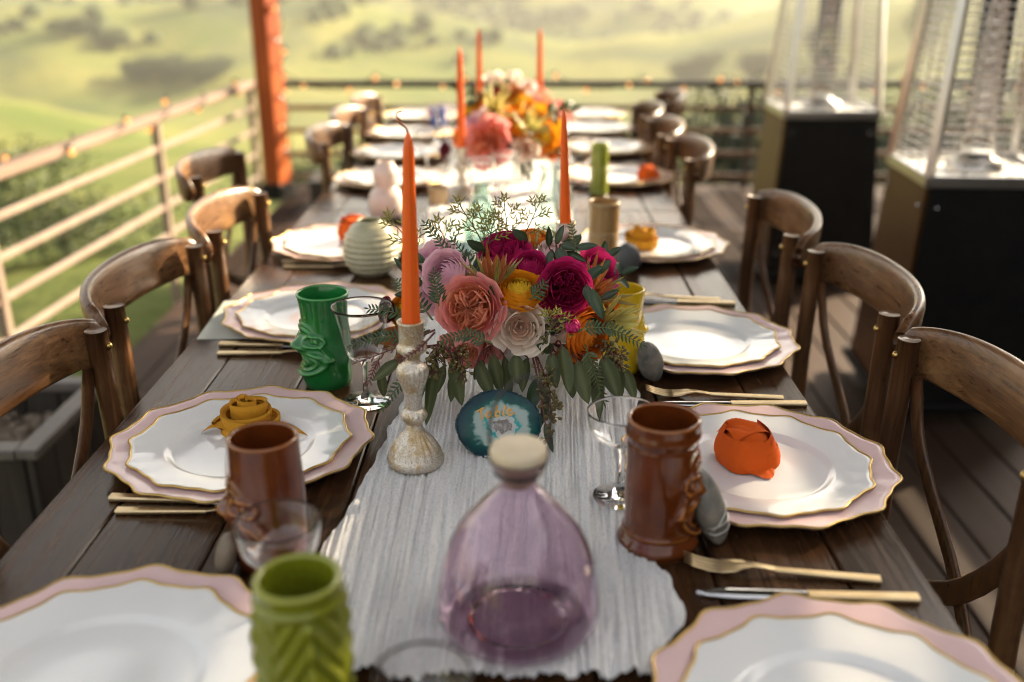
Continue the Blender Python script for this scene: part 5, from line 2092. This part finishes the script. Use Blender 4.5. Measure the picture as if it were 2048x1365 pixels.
vp = [(q.x, q.z) for q in curve([(.050, 0, 0), (.0535, 0, .006), (.0560, 0, .03), (.0585, 0, .06), (.0600, 0, .09), (.0610, 0, .108)], 40)]
vin = [(r - .005, z) for r, z in vp if z > .008][::-1]
MB().lathe([(.001, 0)] + vp + [(vp[-1][0] - .0025, .1095)] + vin + [(.001, .009)], 184, vase_fn).build('body', M.vase, vs_)
mb = MB()
for k in range(4):
    for j in range(64):
        t = 2 * pi * (j + .5 * (k % 2)) / 64
        mb.blob((.0606 * cos(t), .0606 * sin(t), .080 + k * .0065), (.0011, .0011, .0011), 5, 3)
stuff(mb.build('raised_dots', M.vase, vs_))

F_ = [  # name, label, point, radius, kind, petals, seed, facing tweak
    ('garden_rose', 'largest coral pink garden rose, front left of the nearer bouquet', (-0.0613, 1.2250, 0.9266), .0435, 'garden', P_coral, 1, (-.25, -1.2, .45)),
    ('garden_rose', 'cream white open rose at the front centre of the nearer bouquet', (0.0036, 1.2250, 0.9006), .0355, 'cup', P_cream, 2, (.05, -1.2, .3)),
    ('ranunculus', 'light pink ranunculus above left of the large coral rose', (-0.0961, 1.2700, 0.9598), .033, 'ranun', P_pink, 3, (-.45, -.9, .6)),
    ('garden_rose', 'pink rose at the upper left edge of the nearer bouquet behind the pink ranunculus', (-0.1179, 1.3600, 0.9574), .031, 'cup', P_pink, 4, (-.6, -.3, .8)),
    ('ranunculus', 'golden yellow ranunculus in the middle of the nearer bouquet', (0.0035, 1.2520, 0.9447), .0345, 'ranun', P_yel, 5, (.05, -.45, .95)),
    ('garden_rose', 'large magenta rose right of the golden ranunculus', (0.0635, 1.2550, 0.9446), .0335, 'garden', P_mag, 6, (.15, -1.1, .35)),
    ('ranunculus', 'small round magenta bloom above the golden ranunculus', (0.0180, 1.3150, 0.9609), .0225, 'ranun', P_mag, 7, (.05, -.7, .8)),
    ('garden_rose', 'magenta rose behind the tallest leucadendron spikes', (-0.0192, 1.3850, 0.9602), .034, 'garden', P_mag, 8, (-.1, -.5, .9)),
    ('ranunculus', 'orange bloom peeping out at the top back of the nearer bouquet', (0.0235, 1.4600, 0.9617), .025, 'ranun', P_org, 9, (.05, -.2, 1)),
    ('carnation', 'ruffled magenta bloom at the upper right of the nearer bouquet', (0.1165, 1.3850, 0.9321), .032, 'cup', P_mag, 10, (.5, -.6, .7)),
    ('ranunculus', 'bright orange ranunculus low on the right of the nearer bouquet', (0.0955, 1.2450, 0.8816), .036, 'ranun', P_org, 11, (.7, -.8, .1)),
    ('rose_bud', 'small closed magenta rosebud in front of the orange ranunculus', (0.0713, 1.2000, 0.9096), .0118, 'bud', P_mag, 12, (-.05, -.55, .85)),
    ('ranunculus', 'pale pink bloom among dark leaves at the top right of the nearer bouquet', (0.0561, 1.4000, 0.9540), .024, 'ranun', P_blush, 13, (.3, -.5, .9)),
    ('rose_bud', 'pale pink bud highest at the top right of the nearer bouquet', (0.0661, 1.4400, 0.9714), .0135, 'bud', P_blush, 14, (.1, -.2, 1)),
    ('garden_rose', 'pink rose tucked under the large coral rose', (-0.0681, 1.2750, 0.8536), .034, 'cup', P_coral, 15, (-.15, -.7, -.35)),
    ('ranunculus', 'dusky pink bloom tucked under the large magenta rose', (0.0642, 1.2950, 0.8940), .022, 'ranun', P_pink, 16, (.2, -1, .1)),
    ('ranunculus', 'red orange ranunculus drooping below the orange one at the right', (0.0790, 1.2900, 0.8326), .026, 'ranun', P_org, 17, (.1, -.8, -.4)),
    ('ranunculus', 'deep maroon bloom at the left of the nearer bouquet behind the candle', (-0.1907, 1.3700, 0.8741), .020, 'ranun', P_maroon, 18, (-.8, -.6, .2)),
    ('ranunculus', 'apricot bloom half hidden behind the tall candle', (-0.1648, 1.3600, 0.8775), .024, 'ranun', P_yel, 19, (-.6, -.8, .3)),
    ('garden_rose', 'soft pink rose between the candle and the large coral rose', (-0.1141, 1.3000, 0.9209), .024, 'cup', P_pink, 21, (-.6, -.8, .3)),
    ('ranunculus', 'small magenta bloom between the two large magenta roses', (0.0398, 1.3300, 0.9444), .020, 'ranun', P_mag, 22, (.1, -.8, .6)),
    ('ranunculus', 'small orange bloom between the golden ranunculus and the cream rose', (0.0321, 1.2800, 0.9098), .018, 'ranun', P_org, 23, (.1, -1, .2)),
    ('garden_rose', 'coral rose low between the large coral rose and the cream rose', (-0.0339, 1.2800, 0.8554), .022, 'cup', P_coral, 24, (0, -1, -.2)),
    ('ranunculus', 'orange bloom at the far right behind the yellow leucadendron', (0.1351, 1.3700, 0.8990), .022, 'ranun', P_org, 20, (.8, -.4, .4)),
]
for nm, lab, p, R, kind, pm, sd_, ax in F_:
    flower(nm, lab, 'flower', p, ax, R * (1.12 if R > .02 and sd_ > 2 else 1.03), kind, pm, sd_, 'flowers of the nearer bouquet')

leucadendron('red green leucadendron with a pointed bud, upright in the middle of the nearer bouquet', (-0.0320, 1.2550, 0.9520), (-0.0335, 1.2700, 0.9873), (M.bract_red, M.bract_green), 1, 16, .054, .0062, True, .6)
leucadendron('pale yellow leucadendron pointing right beside the yellow mug', (0.1239, 1.2700, 0.8920), (0.1504, 1.2450, 0.9043), (M.bract_yellow, M.bract_yellow), 2, 15, .048, .0072, True, .5)
leucadendron('orange and green leucadendron bracts at the right edge above the yellow one', (0.1087, 1.3300, 0.9154), (0.1294, 1.3200, 0.9367), (M.bract_red, M.bract_green), 3, 12, .056, .0065, True, .6)
leucadendron('golden upright bracts at the back top of the nearer bouquet', (0.0230, 1.4200, 0.9447), (0.0258, 1.4200, 0.9712), (M.bract_yellow, M.bract_green), 4, 9, .045, .006, False, .45)
leucadendron('orange green leucadendron behind the candle cup on the left', (-0.1433, 1.3100, 0.8574), (-0.1748, 1.2700, 0.8589), (M.bract_red, M.bract_green), 5, 11, .045, .007, True, .5)

fern = [  # base, tip, sag, n, label
    ((-0.0718, 1.3100, 0.9394), (-0.1263, 1.3300, 1.0130), .004, 13, 'dark needle leaved sprig rising at the upper left of the bouquet'),
    ((-0.0520, 1.3300, 0.9334), (-0.0912, 1.3600, 0.9828), .004, 9, 'short dark needle leaved sprig left of the leucadendron'),
    ((-0.1231, 1.2500, 0.8879), (-0.1980, 1.2600, 0.9139), .008, 13, 'dark feathery sprig reaching left over the wine goblet'),
    ((-0.1218, 1.2300, 0.8740), (-0.2152, 1.2200, 0.8776), .012, 16, 'dark feathery sprig at the far left below the goblet rim'),
    ((-0.1235, 1.2400, 0.8452), (-0.1826, 1.2200, 0.7859), .006, 13, 'dark feathery sprig drooping down left of the candlestick'),
    ((-0.1007, 1.2300, 0.9228), (-0.1080, 1.2400, 0.9707), .0, 10, 'dark feathery sprig between the candle and the coral rose'),
    ((-0.1100, 1.2200, 0.9124), (-0.1667, 1.3000, 0.9423), .006, 12, 'dark feathery sprig fanning out behind the candle on the left'),
    ((-0.0314, 1.1850, 0.8925), (-0.0953, 1.1900, 0.8945), .010, 12, 'dark feathery sprig lying across the bottom of the coral rose'),
    ((0.0739, 1.2000, 0.9062), (0.1625, 1.2100, 0.8821), .012, 15, 'dark feathery sprig reaching right over the orange ranunculus'),
    ((0.0873, 1.2000, 0.8857), (0.1130, 1.2000, 0.8050), .004, 14, 'grey green feathery sprig hanging over the large leaves on the right'),
    ((0.0164, 1.2250, 0.9383), (0.0354, 1.2200, 0.9615), .0, 5, 'tiny dark sprig on the golden ranunculus'),
]
for i, (a, b_, sag, n, lab) in enumerate(fern):
    sprig('feathery_sprig', lab, 'sprig', a, b_, sag, 'dark feathery sprigs of the nearer bouquet', n, .0155, .0042, M.fern if i != 9 else M.euca, M.stem, .85, .12, i, True, (0, -.75, .65), .55, .0013, .15)
sprig('feathery_sprig', 'maroon thorny looking sprig beside the candle cup', 'sprig', (-0.1053, 1.2000, 0.9058), (-0.2011, 1.1650, 0.8747), -.002, 'maroon sprigs of the nearer bouquet', 13, .012, .0026, M.redfern, M.red_stem, .6, .2, 41, False, (0, -.75, .65), .7, .0014, .1)
sprig('feathery_sprig', 'short maroon sprig hanging below the goblet bowl', 'sprig', (-0.1739, 1.1750, 0.8776), (-0.1880, 1.1650, 0.8475), .002, 'maroon sprigs of the nearer bouquet', 7, .009, .0022, M.redfern, M.red_stem, .6, .1, 42, True, (0, -.8, .6), .8, .0012, .1)
sprig('feathery_sprig', 'maroon sprig curling over the candlestick', 'sprig', (-0.0984, 1.1200, 0.9313), (-0.1373, 1.0850, 0.9084), -.004, 'maroon sprigs of the nearer bouquet', 8, .008, .0022, M.redfern, M.red_stem, .6, .2, 43, True, (0, -.8, .6), .7, .0014, .1)
sprig('leafy_sprig', 'silvery leaf sprig at the far right top of the bouquet', 'sprig', (0.0955, 1.4000, 0.9124), (0.0786, 1.4300, 0.9890), .0, 'pale sprigs of the nearer bouquet', 9, .010, .003, M.euca, M.stem, .8, .5, 44, True, (0, -.8, .5), .7)

wax = [((985, 545, 1.38), (920, 412, 1.37), 'pale green twiggy sprig highest at the left of the bouquet top'),
       ((1000, 530, 1.40), (958, 428, 1.41), 'pale green twiggy sprig between the two tall left ones'),
       ((1010, 520, 1.42), (1008, 408, 1.41), 'pale green twiggy sprig at the centre of the bouquet top'),
       ((1020, 520, 1.42), (1078, 408, 1.40), 'pale green twiggy sprig leaning right at the bouquet top'),
       ((860, 560, 1.34), (782, 440, 1.36), 'pale green twiggy sprig left of the tall candle'),
       ((900, 540, 1.36), (878, 455, 1.38), 'small pale green twiggy sprig beside the dark needle leaves'),
       ((960, 520, 1.38), (985, 450, 1.39), 'small pale green twiggy sprig behind the leucadendron'),
       ((1085, 690, 1.215), (1105, 640, 1.205), 'small pale green twiggy sprig between the cream rose and the bud')]
WAXP = [((-0.0358, 1.3800, 0.9295), (-0.0803, 1.3700, 1.0291)), ((-0.0253, 1.4000, 0.9351), (-0.0555, 1.4100, 1.0084)), ((-0.0183, 1.4200, 0.9370), (-0.0194, 1.4100, 1.0231)), ((-0.0109, 1.4200, 0.9370), (0.0307, 1.4000, 1.0254)), ((-0.1226, 1.3400, 0.9302), (-0.1764, 1.3600, 1.0114)),
        ((-0.0956, 1.3600, 0.9390), (-0.1113, 1.3800, 0.9958)), ((-0.0536, 1.3800, 0.9482), (-0.0356, 1.3900, 0.9971)), ((0.0330, 1.2150, 0.8800), (0.0451, 1.2050, 0.9180))]
for i, ((a, b_), w_) in enumerate(zip(WAXP, wax)):
    wax_sprig(w_[2], a, b_, 60 + i)

# hanging eucalyptus: each sprig with its large single leaves (stalk end, tip, width)
EU = [
    ('eucalyptus sprig hanging left of the vase beside the candlestick', (-0.1052, 1.2700, 0.8590), M.euca, [
        ((-0.0861, 1.2350, 0.8544), (-0.0742, 1.2150, 0.7928), .024), ((-0.1085, 1.2400, 0.8546), (-0.1232, 1.2250, 0.7690), .020), ((-0.1581, 1.2500, 0.8448), (-0.1944, 1.2350, 0.8218), .020), ((-0.0983, 1.2600, 0.8337), (-0.1136, 1.2500, 0.7935), .018), ((-0.1873, 1.2600, 0.8261), (-0.1825, 1.2600, 0.7815), .016), ((-0.1261, 1.2350, 0.8350), (-0.1312, 1.2200, 0.7992), .018), ((-0.0807, 1.2500, 0.8341), (-0.0947, 1.2400, 0.7846), .019)]),
    ('eucalyptus sprig hanging over the front of the vase', (-0.0334, 1.2600, 0.8629), M.euca, [
        ((-0.0529, 1.2350, 0.8495), (-0.0327, 1.2150, 0.8016), .024), ((-0.0329, 1.2400, 0.8598), (-0.0229, 1.2250, 0.8046), .023), ((-0.0016, 1.2250, 0.8635), (-0.0002, 1.2100, 0.8269), .027), ((-0.0448, 1.2500, 0.8451), (-0.0582, 1.2400, 0.8200), .016), ((-0.0177, 1.2450, 0.8528), (-0.0110, 1.2350, 0.7929), .019), ((0.0137, 1.2350, 0.8547), (0.0092, 1.2250, 0.8119), .02)]),
    ('eucalyptus sprig with broad leaves hanging right of the vase', (0.0511, 1.2600, 0.8631), M.euca, [
        ((0.0446, 1.2250, 0.8657), (0.0508, 1.2000, 0.8263), .023), ((0.0573, 1.2200, 0.8781), (0.0638, 1.1950, 0.8235), .026), ((0.0791, 1.2150, 0.8591), (0.0925, 1.1900, 0.8087), .029), ((0.1088, 1.2150, 0.8486), (0.1056, 1.1900, 0.7858), .021), ((0.0687, 1.2250, 0.8444), (0.0757, 1.2150, 0.8019), .02), ((0.0866, 1.2300, 0.8568), (0.1096, 1.2100, 0.8114), .024)]),
    ('eucalyptus sprig with the outermost leaves hanging at the right', (0.1068, 1.2800, 0.8557), M.euca, [
        ((0.1125, 1.2250, 0.8609), (0.1324, 1.2000, 0.8115), .030), ((0.1317, 1.2350, 0.8499), (0.1382, 1.2150, 0.8021), .020), ((0.1418, 1.2450, 0.8366), (0.1566, 1.2250, 0.8006), .021), ((0.1213, 1.2500, 0.8598), (0.1297, 1.2300, 0.8173), .02)]),
    ('eucalyptus stem with a narrow leaf behind the agate slice', (0.0186, 1.2550, 0.8577), M.darkleaf, [
        ((0.0301, 1.2150, 0.8363), (0.0156, 1.1900, 0.7949), .024), ((0.0381, 1.2150, 0.8306), (0.0379, 1.1850, 0.7793), .018), ((0.0358, 1.1600, 0.7945), (0.0444, 1.1350, 0.7644), .012)]),
    ('small leaved dark sprig at the upper right of the bouquet', (0.0608, 1.3600, 0.9245), M.darkleaf, [
        ((0.0438, 1.3400, 0.9775), (0.0433, 1.3350, 1.0071), .012), ((0.0533, 1.3350, 0.9824), (0.0609, 1.3300, 1.0105), .013), ((0.0530, 1.3250, 0.9801), (0.0691, 1.3100, 0.9624), .019), ((0.0586, 1.3300, 0.9838), (0.0801, 1.3200, 0.9808), .014),
        ((0.0793, 1.3300, 0.9788), (0.1090, 1.3250, 0.9866), .013), ((0.0657, 1.3300, 0.9731), (0.0935, 1.3100, 0.9653), .014), ((0.0728, 1.3300, 0.9624), (0.0859, 1.3100, 0.9432), .014), ((0.0475, 1.3250, 0.9780), (0.0393, 1.3150, 0.9538), .013)]),
    ('dark rounded leaves at the back top of the bouquet', (-0.0109, 1.4200, 0.9217), M.darkleaf, [
        ((0.0145, 1.3900, 0.9752), (-0.0063, 1.3800, 0.9909), .017), ((-0.0254, 1.4100, 0.9624), (-0.0505, 1.4000, 0.9740), .015), ((-0.0463, 1.3800, 0.9630), (-0.0707, 1.3700, 0.9766), .018), ((0.1035, 1.3600, 0.9246), (0.1309, 1.3600, 0.9541), .02)]),
    ('dark leaves tucked between the magenta rose and the right edge', (0.0873, 1.3200, 0.9076), M.darkleaf, [
        ((0.0913, 1.2700, 0.9518), (0.1135, 1.2800, 0.9683), .018), ((0.0950, 1.2450, 0.9491), (0.1116, 1.2250, 0.9111), .019), ((0.0897, 1.2450, 0.9525), (0.0948, 1.2350, 0.9318), .016), ((0.1117, 1.2800, 0.9206), (0.1368, 1.2800, 0.9348), .012), ((0.0844, 1.2700, 0.9062), (0.1093, 1.2400, 0.8954), .018)]),
    ('dark leaves behind the pink ranunculus on the left', (-0.1093, 1.3400, 0.9007), M.darkleaf, [
        ((-0.1271, 1.3100, 0.9285), (-0.1659, 1.3300, 0.9620), .016), ((-0.1274, 1.3100, 0.9177), (-0.1689, 1.3100, 0.9176), .018), ((-0.1303, 1.3000, 0.9065), (-0.1609, 1.2900, 0.8881), .016), ((-0.1216, 1.3300, 0.9369), (-0.1479, 1.3600, 0.9682), .018)]),
    ('small green leaf by the golden ranunculus', (-0.0332, 1.2700, 0.9341), M.fern, [((-0.0323, 1.2350, 0.9350), (-0.0341, 1.2350, 0.9540), .010), ((0.0488, 1.2350, 0.8654), (0.0246, 1.2200, 0.8781), .018)]),
]
r_leaf = random.Random(12)
for lab, b0, mat, leaves in EU:
    root = thing('eucalyptus_sprig', lab, 'sprig', b0, 0, 'eucalyptus sprigs of the nearer bouquet')
    O = Vector(b0)
    st = MB()
    for (a, b_, w_) in leaves:
        A = Vector(a)
        st.tube([q - O for q in curve([O, (O + A) / 2 + Vector((0, -.004, .008)), A, A.lerp(Vector(b_), .15)], 10)], [.0014] * 6 + [.0009] * 4, 5)
        leaf_between(a, b_, w_ * .86, mat, root, O, (r_leaf.uniform(-.55, .55), -1, r_leaf.uniform(.1, .7)))
    st.build('stem', M.red_stem, root)

seed_cluster('seeded eucalyptus hanging between the vase and the agate slice, brown green seeds', (0.0270, 1.2350, 0.8547), (0.0450, 1.1700, 0.8005), 1, 70, .016)
seed_cluster('seeded eucalyptus tip hanging beside the right edge of the agate', (0.0425, 1.1800, 0.8172), (0.0393, 1.1400, 0.7760), 2, 26, .012)
seed_cluster('seeded eucalyptus under the coral rose left of the vase', (-0.0868, 1.2500, 0.8666), (-0.0724, 1.2200, 0.8340), 3, 70, .020)
seed_cluster('seeded eucalyptus beside the candlestick neck', (-0.1028, 1.2400, 0.8703), (-0.1141, 1.2200, 0.8339), 4, 60, .018)
seed_cluster('yellowish seeded eucalyptus left of the candlestick', (-0.1383, 1.2600, 0.8627), (-0.1589, 1.2500, 0.8266), 5, 50, .016)
seed_cluster('seeded eucalyptus at the right edge under the orange ranunculus', (0.1108, 1.2500, 0.8741), (0.1357, 1.2200, 0.8466), 6, 70, .018)
seed_cluster('seeded eucalyptus between the cream rose and the bud', (0.0237, 1.2600, 0.9059), (0.0418, 1.2250, 0.8762), 7, 50, .018)

# filler greenery inside the bouquet, so no gap shows through
r_ = random.Random(17)
fill_lab = ['deep between the flowers on the far right of the nearer bouquet', 'reaching right behind the magenta carnation', 'at the back right behind the pale pink bud', 'at the back top behind the orange bloom', 'at the back left behind the pink rose', 'at the far left behind the maroon bloom', 'at the left behind the candle and the apricot bloom', 'in front left under the pink ranunculus', 'at the front between coral and cream roses', 'low in front under the cream rose', 'low in front right under the rosebud', 'at the right under the orange ranunculus']
for i in range(12):
    a = i * 2 * pi / 12
    tip = CORE + Vector((.135 * cos(a), .075 * sin(a), .035 + .05 * r_.random() - (.05 if i > 8 else 0)))
    root = sprig('leafy_sprig', 'dark leafy filler sprig, ' + fill_lab[i], 'sprig', CORE + Vector((0, 0, -.05)), tip, .02, 'leafy filler sprigs inside the nearer bouquet', 7, .040, .017, M.darkleaf, M.stem, .8, .3, 80 + i, True, (cos(a) * .4, -.6, .8), .7, .0016, .3, .4)

# ------------------------------------------------------------------ farther bouquet
C2 = Vector((-.005, 2.93, .90))
v2 = bottle_shape('clear glass vase holding the farther bouquet', (-.01, 2.93, TAB + .007), [(.040, .002), (.048, .004), (.05, .04), (.05, .10), (.054, .125)], M.clear, 'glass_vase', .003, 36)
B2 = [
    ('large coral rose facing the camera in the farther bouquet', (-0.0782, 2.7400, 0.8986), .058, 'garden', P_coral, (-.2, -1, .25)),
    ('pale pink bloom above the large coral rose in the farther bouquet', (-0.0702, 2.8200, 0.9509), .036, 'cup', P_blush, (-.2, -.7, .6)),
    ('dark maroon bloom right of the large coral rose', (-0.0073, 2.8000, 0.8890), .026, 'ranun', P_maroon, (.1, -1, .2)),
    ('white bloom low in the front of the farther bouquet', (0.0234, 2.7800, 0.8688), .030, 'cup', P_cream, (.1, -1, .1)),
    ('yellow bloom in the middle of the farther bouquet', (0.0066, 2.8000, 0.9373), .038, 'ranun', P_yel, (.1, -.8, .5)),
    ('golden bloom at the right front of the farther bouquet', (0.0797, 2.8200, 0.8999), .038, 'ranun', P_yel, (.5, -.8, .3)),
    ('golden orange bloom at the right edge of the farther bouquet', (0.1147, 2.9000, 0.9161), .032, 'ranun', P_yel, (.8, -.5, .4)),
    ('orange bloom low at the right of the farther bouquet', (0.1077, 2.8800, 0.8578), .030, 'ranun', P_org, (.7, -.8, 0)),
    ('yellow bloom high in the middle of the farther bouquet', (-0.0368, 2.9500, 0.9761), .036, 'cup', P_yel, (-.1, -.5, .9)),
    ('orange bloom at the upper left of the farther bouquet', (-0.1021, 2.9500, 0.9803), .030, 'ranun', P_org, (-.5, -.5, .8)),
    ('brick red bloom at the top centre of the farther bouquet', (-0.0517, 2.9800, 1.0054), .026, 'ranun', P_red, (-.1, -.4, .9)),
    ('blush bloom at the top right of the farther bouquet', (0.0288, 3.0000, 1.0132), .034, 'cup', P_blush, (.3, -.4, .9)),
    ('white bloom at the very top of the farther bouquet', (-0.0110, 3.0200, 1.0427), .028, 'cup', P_cream, (0, -.3, 1)),
    ('coral bloom at the top right edge of the farther bouquet', (0.0736, 3.0200, 0.9865), .030, 'garden', P_coral, (.5, -.4, .7)),
    ('pale yellow bloom at the right shoulder of the farther bouquet', (0.0525, 2.9000, 0.9584), .034, 'cup', P_yel, (.4, -.6, .7)),
    ('white bloom at the left top beside the back candle', (-0.0751, 3.0500, 1.0412), .026, 'cup', P_cream, (-.3, -.3, 1)),
    ('maroon bloom at the left edge of the farther bouquet', (-0.2098, 2.8500, 0.8596), .022, 'ranun', P_maroon, (-.8, -.6, .1)),
    ('pink bloom at the left edge of the farther bouquet', (-0.1290, 2.8500, 0.9301), .026, 'cup', P_pink, (-.6, -.6, .4)),
    ('bright orange bloom left of centre above the yellow one in the farther bouquet', (-0.0496, 2.8400, 0.9565), .032, 'ranun', P_org, (-.1, -.7, .6)),
    ('golden bloom at the top middle right of the farther bouquet', (0.0067, 2.9200, 0.9840), .034, 'ranun', P_yel, (.1, -.5, .8)),
    ('orange bloom at the low middle right of the farther bouquet', (0.0515, 2.8000, 0.8794), .030, 'ranun', P_org, (.4, -.9, .1)),
    ('yellow bloom at the left edge of the farther bouquet beside the orange candle', (-0.1372, 2.9000, 0.9059), .030, 'cup', P_yel, (-.7, -.6, .3)),
    ('orange bloom at the far left of the farther bouquet behind the orange candle', (-0.1784, 2.9800, 0.8749), .026, 'ranun', P_org, (-.9, -.5, .2)),
    ('peach bloom at the far right shoulder of the farther bouquet', (0.1371, 3.0000, 0.9498), .028, 'cup', P_coral, (.8, -.4, .5)),
    ('yellow bloom between the two back candles at the top of the farther bouquet', (-0.0079, 3.0000, 1.0032), .030, 'cup', P_yel, (.1, -.5, .8)),
    ('orange bloom beside the right back candle of the farther bouquet', (0.0942, 2.9500, 0.9519), .030, 'ranun', P_org, (.6, -.5, .6)),
    ('golden orange bloom at the upper left shoulder of the farther bouquet', (-0.1388, 2.9500, 0.9561), .030, 'ranun', P_yel, (-.7, -.4, .6)),
]
for i, (lab, p, R, kind, pm, ax) in enumerate(B2):
    flower('garden_rose' if kind != 'ranun' else 'ranunculus', lab, 'flower', p, ax, R * 1.25, kind, pm, 200 + i, 'flowers of the farther bouquet', .55)
leucadendron('yellow leucadendron in the left of the farther bouquet', (-0.0700, 2.8200, 0.9729), (-0.0556, 2.8000, 1.0052), (M.bract_yellow, M.bract_yellow), 11, 12, .075, .016, True, .7, 'leucadendron flowers')
leucadendron('pale yellow leucadendron in the right of the farther bouquet', (0.0367, 2.7600, 0.9295), (0.0498, 2.7400, 0.9593), (M.bract_yellow, M.bract_green), 12, 12, .075, .016, True, .8, 'leucadendron flowers')
leucadendron('red green leucadendron at the back of the farther bouquet', (-0.0078, 2.9500, 1.0017), (-0.0078, 2.9500, 1.0369), (M.bract_red, M.bract_green), 13, 10, .07, .014, True, .7, 'leucadendron flowers')
far_lab = ['at its right edge', 'at its right back', 'behind its right candle', 'at the back middle', 'behind its left candle', 'at its left back', 'at its left edge', 'hanging at the low left', 'hanging under the large coral rose', 'hanging in front of its vase', 'hanging at the low right', 'under the golden orange bloom']
for i in range(12):
    a = i * 2 * pi / 12 + .2
    tip = C2 + Vector((.17 * cos(a), .11 * sin(a), .02 + .09 * r_.random() - (.13 if i in (7, 8, 9, 10) else 0)))
    sprig('leafy_sprig', 'green leafy sprig of the farther bouquet ' + far_lab[i], 'sprig', C2 + Vector((0, 0, -.04)), tip, .03, 'leafy sprigs of the farther bouquet', 7, .05, .02, M.euca if i % 2 else M.darkleaf, M.stem, .8, .3, 120 + i, True, (cos(a) * .4, -.6, .8), .7, .0018, .3, .4)
